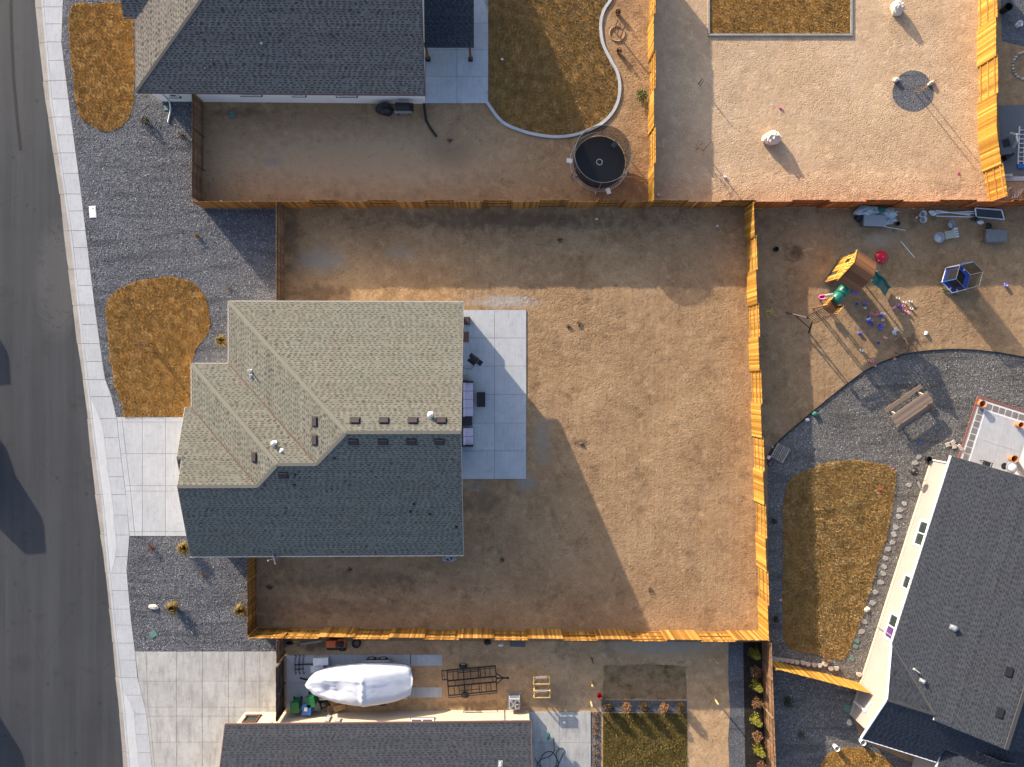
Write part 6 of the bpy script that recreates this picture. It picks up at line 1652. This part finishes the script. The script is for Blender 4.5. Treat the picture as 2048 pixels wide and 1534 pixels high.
# ================================================================ BOTTOM YARD
# covered boat on its trailer
outline = [(613, 1365), (619, 1355), (630, 1345), (645, 1339), (675, 1332), (700, 1329), (728, 1327), (760, 1327), (793, 1328.5), (815, 1331), (824, 1340), (826, 1358), (825.5, 1376), (822, 1391), (808, 1398), (793, 1404), (757, 1409), (722, 1411.5), (700, 1409), (675, 1404.5), (650, 1397), (630, 1388), (619, 1375)]
t = thing("boat", "boat under a white cloth cover on a trailer in the bottom yard", "boat", (*P2(725, 1368, 1.2), 0))
ow = [P(x, y, 1.05) for x, y in outline]
m = MB(t.location); x0, x1b = min(p.x for p in ow), max(p.x for p in ow); NS, NC = 48, 22; grid = []
def yrange(x):
    ys = []
    for i in range(len(ow)):
        p, q = ow[i], ow[(i + 1) % len(ow)]
        if (p.x > x) != (q.x > x): ys.append(p.y + (q.y - p.y) * (x - p.x) / (q.x - p.x))
    return (min(ys), max(ys)) if len(ys) >= 2 else (ow[0].y, ow[0].y)
from mathutils import noise as mnoise
for i in range(NS + 1):
    f = i / NS; x = x0 + .01 + (x1b - x0 - .02) * f; lo, hi = yrange(x); row = []
    top = 1.55 + .35 * math.sin(min(1, f / .55) * math.pi / 2)           # rises to the windscreen
    if f > .54: top = 2.05 - (f - .54) / .46 * .85                       # long flat slope aft
    for j in range(NC + 1):
        g_ = j / NC; y = lo + (hi - lo) * g_; e = abs(g_ - .5) * 2
        sh = (1 - e ** (4.0 if f < .54 else 5)) ** .65 if e < 1 else 0
        z = .95 + (top - .95) * sh
        if f < .54: z -= .22 * math.exp(-((f - .27) / .13) ** 2 - ((g_ - .42) / .22) ** 2)
        z += (mnoise.noise((x * 2.2, y * .9, 3)) * .05 + abs(mnoise.noise((x * 1.1 + y * 1.6, y * 3.2, 7))) * .14 + mnoise.noise((x * 4.5, y * 3.5, 1)) * .015) * (1.0 if f < .56 else .25) * (1 - e ** 4)
        row.append((x, y, z))
    grid.append(row)
vs = [p for r in grid for p in r]; fs = [(i * (NC + 1) + j, (i + 1) * (NC + 1) + j, (i + 1) * (NC + 1) + j + 1, i * (NC + 1) + j + 1) for i in range(NS) for j in range(NC)]
b0 = len(vs); rim = [i * (NC + 1) for i in range(NS + 1)] + [NS * (NC + 1) + j for j in range(1, NC + 1)] + [i * (NC + 1) + NC for i in range(NS - 1, -1, -1)] + [j for j in range(NC - 1, 0, -1)]
ctr = P(725, 1368, 1.05)
vs += [((Vector(vs[k]) - ctr) * .97 + ctr)[:2] + (.62 + .05 * math.sin(k * .9),) for k in rim]; nr = len(rim)
fs += [(rim[k], rim[(k + 1) % nr], b0 + (k + 1) % nr, b0 + k) for k in range(nr)]
m.add(vs, fs); m.build("cover", MAT['cover'], t, smooth=True)
hl = [((p - ctr) * .90 + ctr) for p in ow]; hk = [((p - ctr) * .66 + ctr) for p in ow]; k = len(hl)
MB(t.location).add([(p.x, p.y, 1.0) for p in hl] + [(p.x, p.y, .42) for p in hk], [(i, k + i, k + (i + 1) % k, (i + 1) % k) for i in range(k)] + [tuple(range(k)), tuple(range(2 * k - 1, k - 1, -1))]).build("hull", MAT['white_pl'], t)
lx = lambda px, py, z: (P(px, py, z) - t.location)[:]
t2 = thing("boat_trailer", "grey tandem wheel trailer beneath the covered boat", "boat trailer", t.location); 
for s in (1335, 1400): MB().bar(lx(640, s - 2 if s > 1360 else s + 8, .42), lx(815, s - 4 if s > 1360 else s + 8, .42), .10, .14).build("frame_rail", MAT['steel'], t2)
MB().bar(lx(600, 1356, .40), lx(650, 1368, .42), .09, .12).build("tongue", MAT['steel_black'], t2)
for px in (743, 766):
    for py, s in ((1319, 1), (1405, -1)): w_ = MB().wheel(lx(px, py, .34), .33, .20, (0, 1, 0), 20).build("wheel", MAT['rubber'], t2); MB().wheel(lx(px, py - 2.5 * s, .34), .19, .06, (0, 1, 0), 14).build("hub", MAT['gray'], w_)
MB().box(lx(754, 1324, .66), (1.75, .26, .10)).build("fender", MAT['gray'], t2, bevel=.03); MB().box(lx(754, 1404, .66), (1.75, .26, .10)).build("fender", MAT['gray'], t2)
MB().bar(lx(821, 1329, .5), lx(821, 1309, .5), .05, .05).build("light_bar", MAT['steel_black'], t2)

t = T("bike_rack", "black hitch bike rack lying on the boat pad", "bike rack", 598, 1329, .2)
for k, x in enumerate((-.28, 0, .28)):
    MB().tube([(x, .62, .2), (x + .06, .72, .28), (x + .10, .60, .22), (x, .40, .2), (x, -.55, .2), (x + .08, -.68, .26), (x + .12, -.55, .22)], .028, 6).build("tray", MAT['steel_black'], t)
MB().bar((-.35, -.05, .12), (1.0, -.02, .10), .06).build("shaft", MAT['steel_black'], t); MB().bar((-.32, -.38, .12), (.32, -.34, .12), .05).build("cross_bar", MAT['steel_black'], t)
def cooler(label, px, py, w, d, h, rot=0):
    t = T("cooler", label, "cooler", px, py, h, rot); MB().box((0, 0, h * .4), (w * .94, d * .92, h * .8)).build("body", MAT['white_pl'], t, bevel=.04); MB().box((0, 0, h * .9), (w, d, h * .2)).build("lid", MAT['white_pl'], t, bevel=.05)
    for s in (-1, 1): MB().box((s * w * .5, 0, h * .6), (.03, d * .4, .06)).build("handle", MAT['gray'], t)
    return t
cooler("larger white cooler on the boat pad above the boat's bow", 641, 1324, 1.08, .56, .5, .03); cooler("smaller white cooler half under the boat's bow", 634, 1339, .9, .5, .4, .05)
def bin_(label, px, py, body, rot, lidm=None):
    t = T("wheelie_bin", label, "bin", px, py, 1.0, rot)
    MB().box((0, 0, .50), (.52, .60, .92)).build("body", MAT[body], t); MB().box((0, .01, .99), (.62, .74, .07)).build("lid", MAT[lidm or body], t, bevel=.02)
    MB().tube([(-.24, .38, .92), (-.24, .46, .95), (.24, .46, .95), (.24, .38, .92)], .02, 6).build("handle", MAT[lidm or body], t)
    for s in (-1, 1): MB().wheel((s * .26, .30, .12), .12, .06, (1, 0, 0), 14).build("wheel", MAT['rubber'], t)
    return t
bin_("green wheelie bin beside the wooden gate, leftmost of three", 589, 1416, 'greencan', .05)
b_ = bin_("blue lidded wheelie bin with a white label in front of the cream wall", 613, 1420, 'bluecan', -.05); MB().box((-.05, .05, 1.028), (.22, .26, .006)).build("label_sheet", MAT['white_pl'], b_)
bin_("green wheelie bin behind the blue one near the boat", 621, 1405, 'greencan', .2)
t = T("lawn_mower", "black push mower between the bins and the covered boat", "lawn mower", 647, 1409, .3, .4)
MB().lathe((0, 0, .10), [(.30, 0), (.33, .08), (.28, .16), (.18, .20)], 18).build("deck", MAT['black'], t); MB().lathe((.02, 0, .30), [(.14, 0), (.14, .12), (.08, .16)], 14).build("engine", MAT['graydark'], t)
for sx in (-1, 1):
    for sy in (-1, 1): w_ = MB().wheel((sx * .30, sy * .25, .11), .11, .05, (1, 0, 0), 14).build("wheel", MAT['rubber'], t)
MB().tube([(-.18, -.2, .2), (-.2, -.7, .7), (.2, -.7, .7), (.18, -.2, .2)], .016, 6).build("handle", MAT['steel'], t)
t = T("cardboard_box", "open cardboard box on the soil behind the boat by the cream wall", "box", 679, 1416, .3, .3)
MB().box((0, 0, .15), (.5, .4, .3)).build("box", plain("cardboard", (.38, .25, .12), .9), t)
for s in (-1, 1): MB().box((s * .32, 0, .31), (.2, .4, .01), 0, 0, s * .3).build("flap", plain("cardboard", (.38, .25, .12), .9), t)

t = T("riding_mower", "orange riding mower parked under the bottom fence", "riding mower", 672, 1287, .4, 0)
MB().box((-.28, .05, .52), (.75, .50, .32)).build("hood", MAT['orange'], t, bevel=.06); MB().box((.40, .05, .50), (.55, .62, .22)).build("rear_fender", MAT['orange'], t, bevel=.06)
MB().box((.40, .05, .72), (.40, .44, .12)).build("seat", MAT['black'], t, bevel=.04); MB().box((.55, .0, .88), (.10, .44, .34)).build("seat_back", MAT['black'], t)
MB().box((.0, -.02, .22), (1.0, 1.05, .16)).build("cutting_deck", MAT['steel_black'], t, bevel=.05)
MB().tube([(-.02, .05, .6), (.10, .05, .85)], .02, 6).tube([(.10 + math.cos(a) * .06, .05 + math.sin(a) * .17, .86 + math.cos(a) * .1) for a in [k * .628 for k in range(10)]], .016, 5, closed=True).build("steering_wheel", MAT['black'], t)
for x, y, r in ((-.52, -.40, .19), (-.52, .48, .19), (.45, -.44, .25), (.45, .50, .25)):
    w_ = MB().wheel((x, y, r), r, .18, (0, 1, 0), 18).build("wheel", MAT['rubber'], t); MB().wheel((x, y + (-.09 if y < 0 else .09), r), r * .5, .03, (0, 1, 0), 12).build("rim", MAT['white_pl'], w_)
t = T("tyre", "loose black tyre leaning right of the riding mower under the fence", "tyre", 712.5, 1287, .2); MB().wheel((0, 0, .16), .33, .20, (.15, .25, 1), 24, .18).build("tread", MAT['rubber'], t)
t = T("plank", "pale plank lying left of the riding mower under the fence", "plank", 622, 1285, .1, iang(42, -6)); MB().box((0, 0, .1), (1.5, .16, .05)).build("board", MAT['wood_gray'], t); MB().box((.5, 0, .04), (.1, .14, .07)).build("block", MAT['wood_dark'], t)
litter("black heap beside the end post under the bottom fence", 581, 1286, .26, 'black', cat="bag"); litter("dark machine part under the middle of the bottom fence", 974, 1283, .30, 'black', cat="scrap"); litter("white scrap leaning under the middle of the bottom fence", 1001, 1289, .20, 'white_pl', cat="scrap")
t = T("dark_sheet", "dark grey sheet lying on the soil under the bottom fence", "sheet", 1035, 1288); MB().box((0, 0, .03), (1.1, .36, .03), -.05).build("panel", MAT['graydark'], t)
MB().box((-.5, .02, .05), (.06, .34, .03)).build("edge_strip", MAT['graydark'], t)

t = thing("utility_trailer", "open black steel utility trailer with two wheels on the tan soil", "trailer", (*P2(944, 1361, .5), 0))
L4 = [P(x, y, .5) - t.location for x, y in ((893.7, 1340.6), (991, 1331.8), (994, 1381.6), (897.6, 1391))]
def U(f, g_, z=.5): a = L4[0].lerp(L4[1], f).lerp(L4[3].lerp(L4[2], f), g_); return (a.x, a.y, z)
for g_ in (0, .42, .64, 1): MB().bar(U(0, g_), U(1, g_), .07, .09).build("long_beam", MAT['steel_black'], t)
for f in (0, 1): MB().bar(U(f, 0), U(f, 1), .07, .09).build("end_beam", MAT['steel_black'], t)
for f in (.12, .22, .34, .48, .64, .68, .78, .88):
    MB().bar(U(f, .0, .49), U(f, .42, .49), .05, .06).build("cross_bar", MAT['steel_black'], t)
    MB().bar(U(f, .64, .49), U(f, 1, .49), .05, .06).build("cross_bar", MAT['steel_black'], t)
for f in (.15, .52, .92): MB().bar(U(f, .42, .485), U(f, .64, .485), .04, .05).build("cross_bar", MAT['steel_black'], t)
for g_ in (0, 1):
    MB().bar(U(0, g_, .82), U(1, g_, .82), .04).build("side_rail", MAT['steel_black'], t)
    for f in (0, .33, .66, 1): MB().bar(U(f, g_, .5), U(f, g_, .82), .04).build("stanchion", MAT['steel_black'], t)
    for a, b in ((.23, .48), (.48, .66)): MB().bar(U(a, abs(g_ - .14), .50), U(b, abs(g_ - .14), .50), .04).build("cross_bar", MAT['steel_black'], t)
MB().bar(U(1, .5), U(1.22, .53, .45), .08).bar(U(1, .3), U(1.15, .52, .46), .06).bar(U(1, .72), U(1.15, .52, .46), .06).build("tongue", MAT['steel_black'], t); MB().box(U(1.24, .53, .5), (.16, .10, .14)).build("coupler", MAT['steel_black'], t)
for g_ in (0, .36): MB().bar(U(-.10, g_ - .03, .62), U(0, g_, .55), .05).build("ramp_bar", MAT['steel_black'], t)
MB().bar(U(-.10, -.05, .62), U(-.10, .36, .62), .05).bar(U(-.06, -.03, .6), U(-.06, .36, .6), .04).build("ramp_bar", MAT['steel_black'], t)
for px, py in ((926, 1331.5), (930, 1390)):
    q = P(px, py, .3) - t.location; w_ = MB().wheel((q.x, q.y, .30), .29, .20, (.05, 1, 0), 20).build("wheel", MAT['rubber'], t); MB().wheel((q.x, q.y + (.11 if py < 1360 else -.11), .30), .16, .03, (.05, 1, 0), 14).build("hub", MAT['steel'], w_)
MB().bar(U(.33, 0, .30), U(.33, 1, .30), .06).build("axle", MAT['steel_black'], t)
def sawhorse(label, px, py, rot):
    t = T("sawhorse", label, "sawhorse", px, py, .8, rot)
    for y in (-.24, .24): MB().box((0, y, .82), (1.2, .045, .10)).build("top_rail", MAT['wood_yellow'], t)
    for x in (-.55, .55):
        MB().box((x, 0, .82), (.045, .52, .09)).build("end_rail", MAT['wood_yellow'], t)
        for y in (-.24, .24): MB().bar((x, y, .78), (x, y * 1.5, 0), .05, .08).build("leg", MAT['wood_yellow'], t)
    MB().bar((-.5, -.2, .30), (.5, .2, .32), .04, .07).build("brace", MAT['wood_yellow'], t)
    MB().box((0, .26, .91), (.75, .14, .05)).build("board", MAT['wood_gray'], t)
    return t
sawhorse("pine sawhorse stacked with grey boards, upper one of the pair", 1083, 1361, .0); sawhorse("pine sawhorse, lower one of the pair above the bottom patio", 1084, 1388, .0)
for k, (x, y, m_) in enumerate(((1183, 1316, 'copper'), (1181.5, 1362, 'wood_yellow'), (1180.5, 1401, 'wood_yellow'), (1427.6, 1316, 'wood_yellow'), (1428.6, 1397, 'wood_yellow'))):
    t = T("wooden_post", "short wooden post " + ("at the upper left corner around the turf patch" if k == 0 else "left of the turf patch, near its middle" if k == 1 else "left of the red bucket above the bottom patio" if k == 2 else "at the upper right corner around the turf patch" if k == 3 else "with a long shadow at the lower right of the turf patch"), "post", x, y)
    MB().box((0, 0, .43), (.09, .09, .86)).build("shaft", MAT[m_], t); MB().box((0, 0, .875), (.10, .10, .03)).build("cap", MAT[m_], t)
t = T("garden_tool", "green handled tool leaning on the bottom patio beside the hose", "garden tool", 1097, 1466)
MB().tube([(0, -.55, .07), (.02, 0, .45), (-.08, .25, .9)], .02, 6).build("shaft", MAT['graydark'], t); MB().blob((-.08, .25, .92), (.13, .26, .13), 6, 8, .1, 3).build("head", MAT['green_pl'], t)
hp = [(1106, 1474), (1108, 1500), (1098, 1512), (1082, 1518), (1074, 1530), (1083, 1545), (1105, 1540), (1114, 1520), (1104, 1503), (1088, 1506), (1080, 1525), (1092, 1546), (1112, 1535), (1124, 1512), (1128, 1499), (1120, 1495), (1112, 1508), (1117, 1528), (1106, 1545), (1086, 1538), (1072, 1520), (1068, 1507)]
hq = smooth_line([P2(*a) for a in hp], 5); tag(MB().tube([(x, y, .07 + .012 * (i % 20) / 20) for i, (x, y) in enumerate(hq)], .022, 6).build("garden_hose", MAT['hose']), "black garden hose looped on the bottom patio beside the cabinet", "hose")

# cars parked across the street, just outside the picture, whose shadows fall on the road
def car(label, px, py, col, H, L=4.7, Wc=1.9, rot=math.radians(96)):
    t = T("parked_car", label, "car", px, py, 0, rot, "cars parked across the street", z=-.13)
    def loft(prof, mat, name, bev=.08):
        vs, fs = [], []
        for x, z0, z1, w in prof:
            for y, z in ((-w, z0), (-w, z1), (w, z1), (w, z0)): vs.append((x, y, z))
        n = len(prof)
        for i in range(n - 1):
            for j in range(4): fs.append((i * 4 + j, i * 4 + (j + 1) % 4, i * 4 + 4 + (j + 1) % 4, i * 4 + 4 + j))
        fs += [(3, 2, 1, 0), tuple(range(4 * n - 4, 4 * n))]
        return MB().add(vs, fs).build(name, mat, t, bevel=bev)
    h = Wc / 2; b = .55 * H
    loft([(-L / 2, .42, b * .85, h * .86), (-L / 2 + .15, .32, b, h * .95), (-L * .1, .28, b * 1.02, h), (L * .25, .28, b, h), (L / 2 - .2, .32, b * .88, h * .94), (L / 2, .42, b * .75, h * .84)], col, "body")
    loft([(-L * .46, b * .98, b + .1, h * .82), (-L * .40, b * .98, H - .06, h * .72), (0, b * .98, H, h * .74), (L * .10, b * .98, H - .03, h * .74), (L * .24, b * .96, b + .04, h * .84)], MAT['glass'], "windows", .04)
    loft([(-L * .39, H - .05, H, h * .70), (0, H - .03, H + .03, h * .72), (L * .09, H - .06, H, h * .70)], col, "roof", .02)
    for x in (-L * .31, L * .31):
        for s in (-1, 1): w_ = MB().wheel((x, s * (h - .10), .34), .34, .22, (0, 1, 0), 18).build("wheel", MAT['rubber'], t); MB().wheel((x, s * (h + .01), .34), .2, .03, (0, 1, 0), 12).build("rim", MAT['steel'], w_)
    for s in (-1, 1):
        MB().box((L / 2 - .03, s * h * .6, b * .72), (.06, .34, .14)).build("headlight", MAT['white_pl'], t); MB().box((-L / 2 + .03, s * h * .68, b * .8), (.06, .22, .2)).build("tail_light", MAT['red'], t)
    return t
car("dark grey sport utility car parked at the far kerb, middle of three", -72, 890, plain("car_grey", (.06, .065, .07), .3), 1.85, 5.0, 2.0)
car("white saloon car parked at the far kerb, upper of three", -112, 590, plain("car_white", (.7, .7, .7), .3), 1.45)
car("dark blue saloon car parked at the far kerb, lower of three", -92, 1385, plain("car_blue", (.03, .05, .12), .3), 1.6)
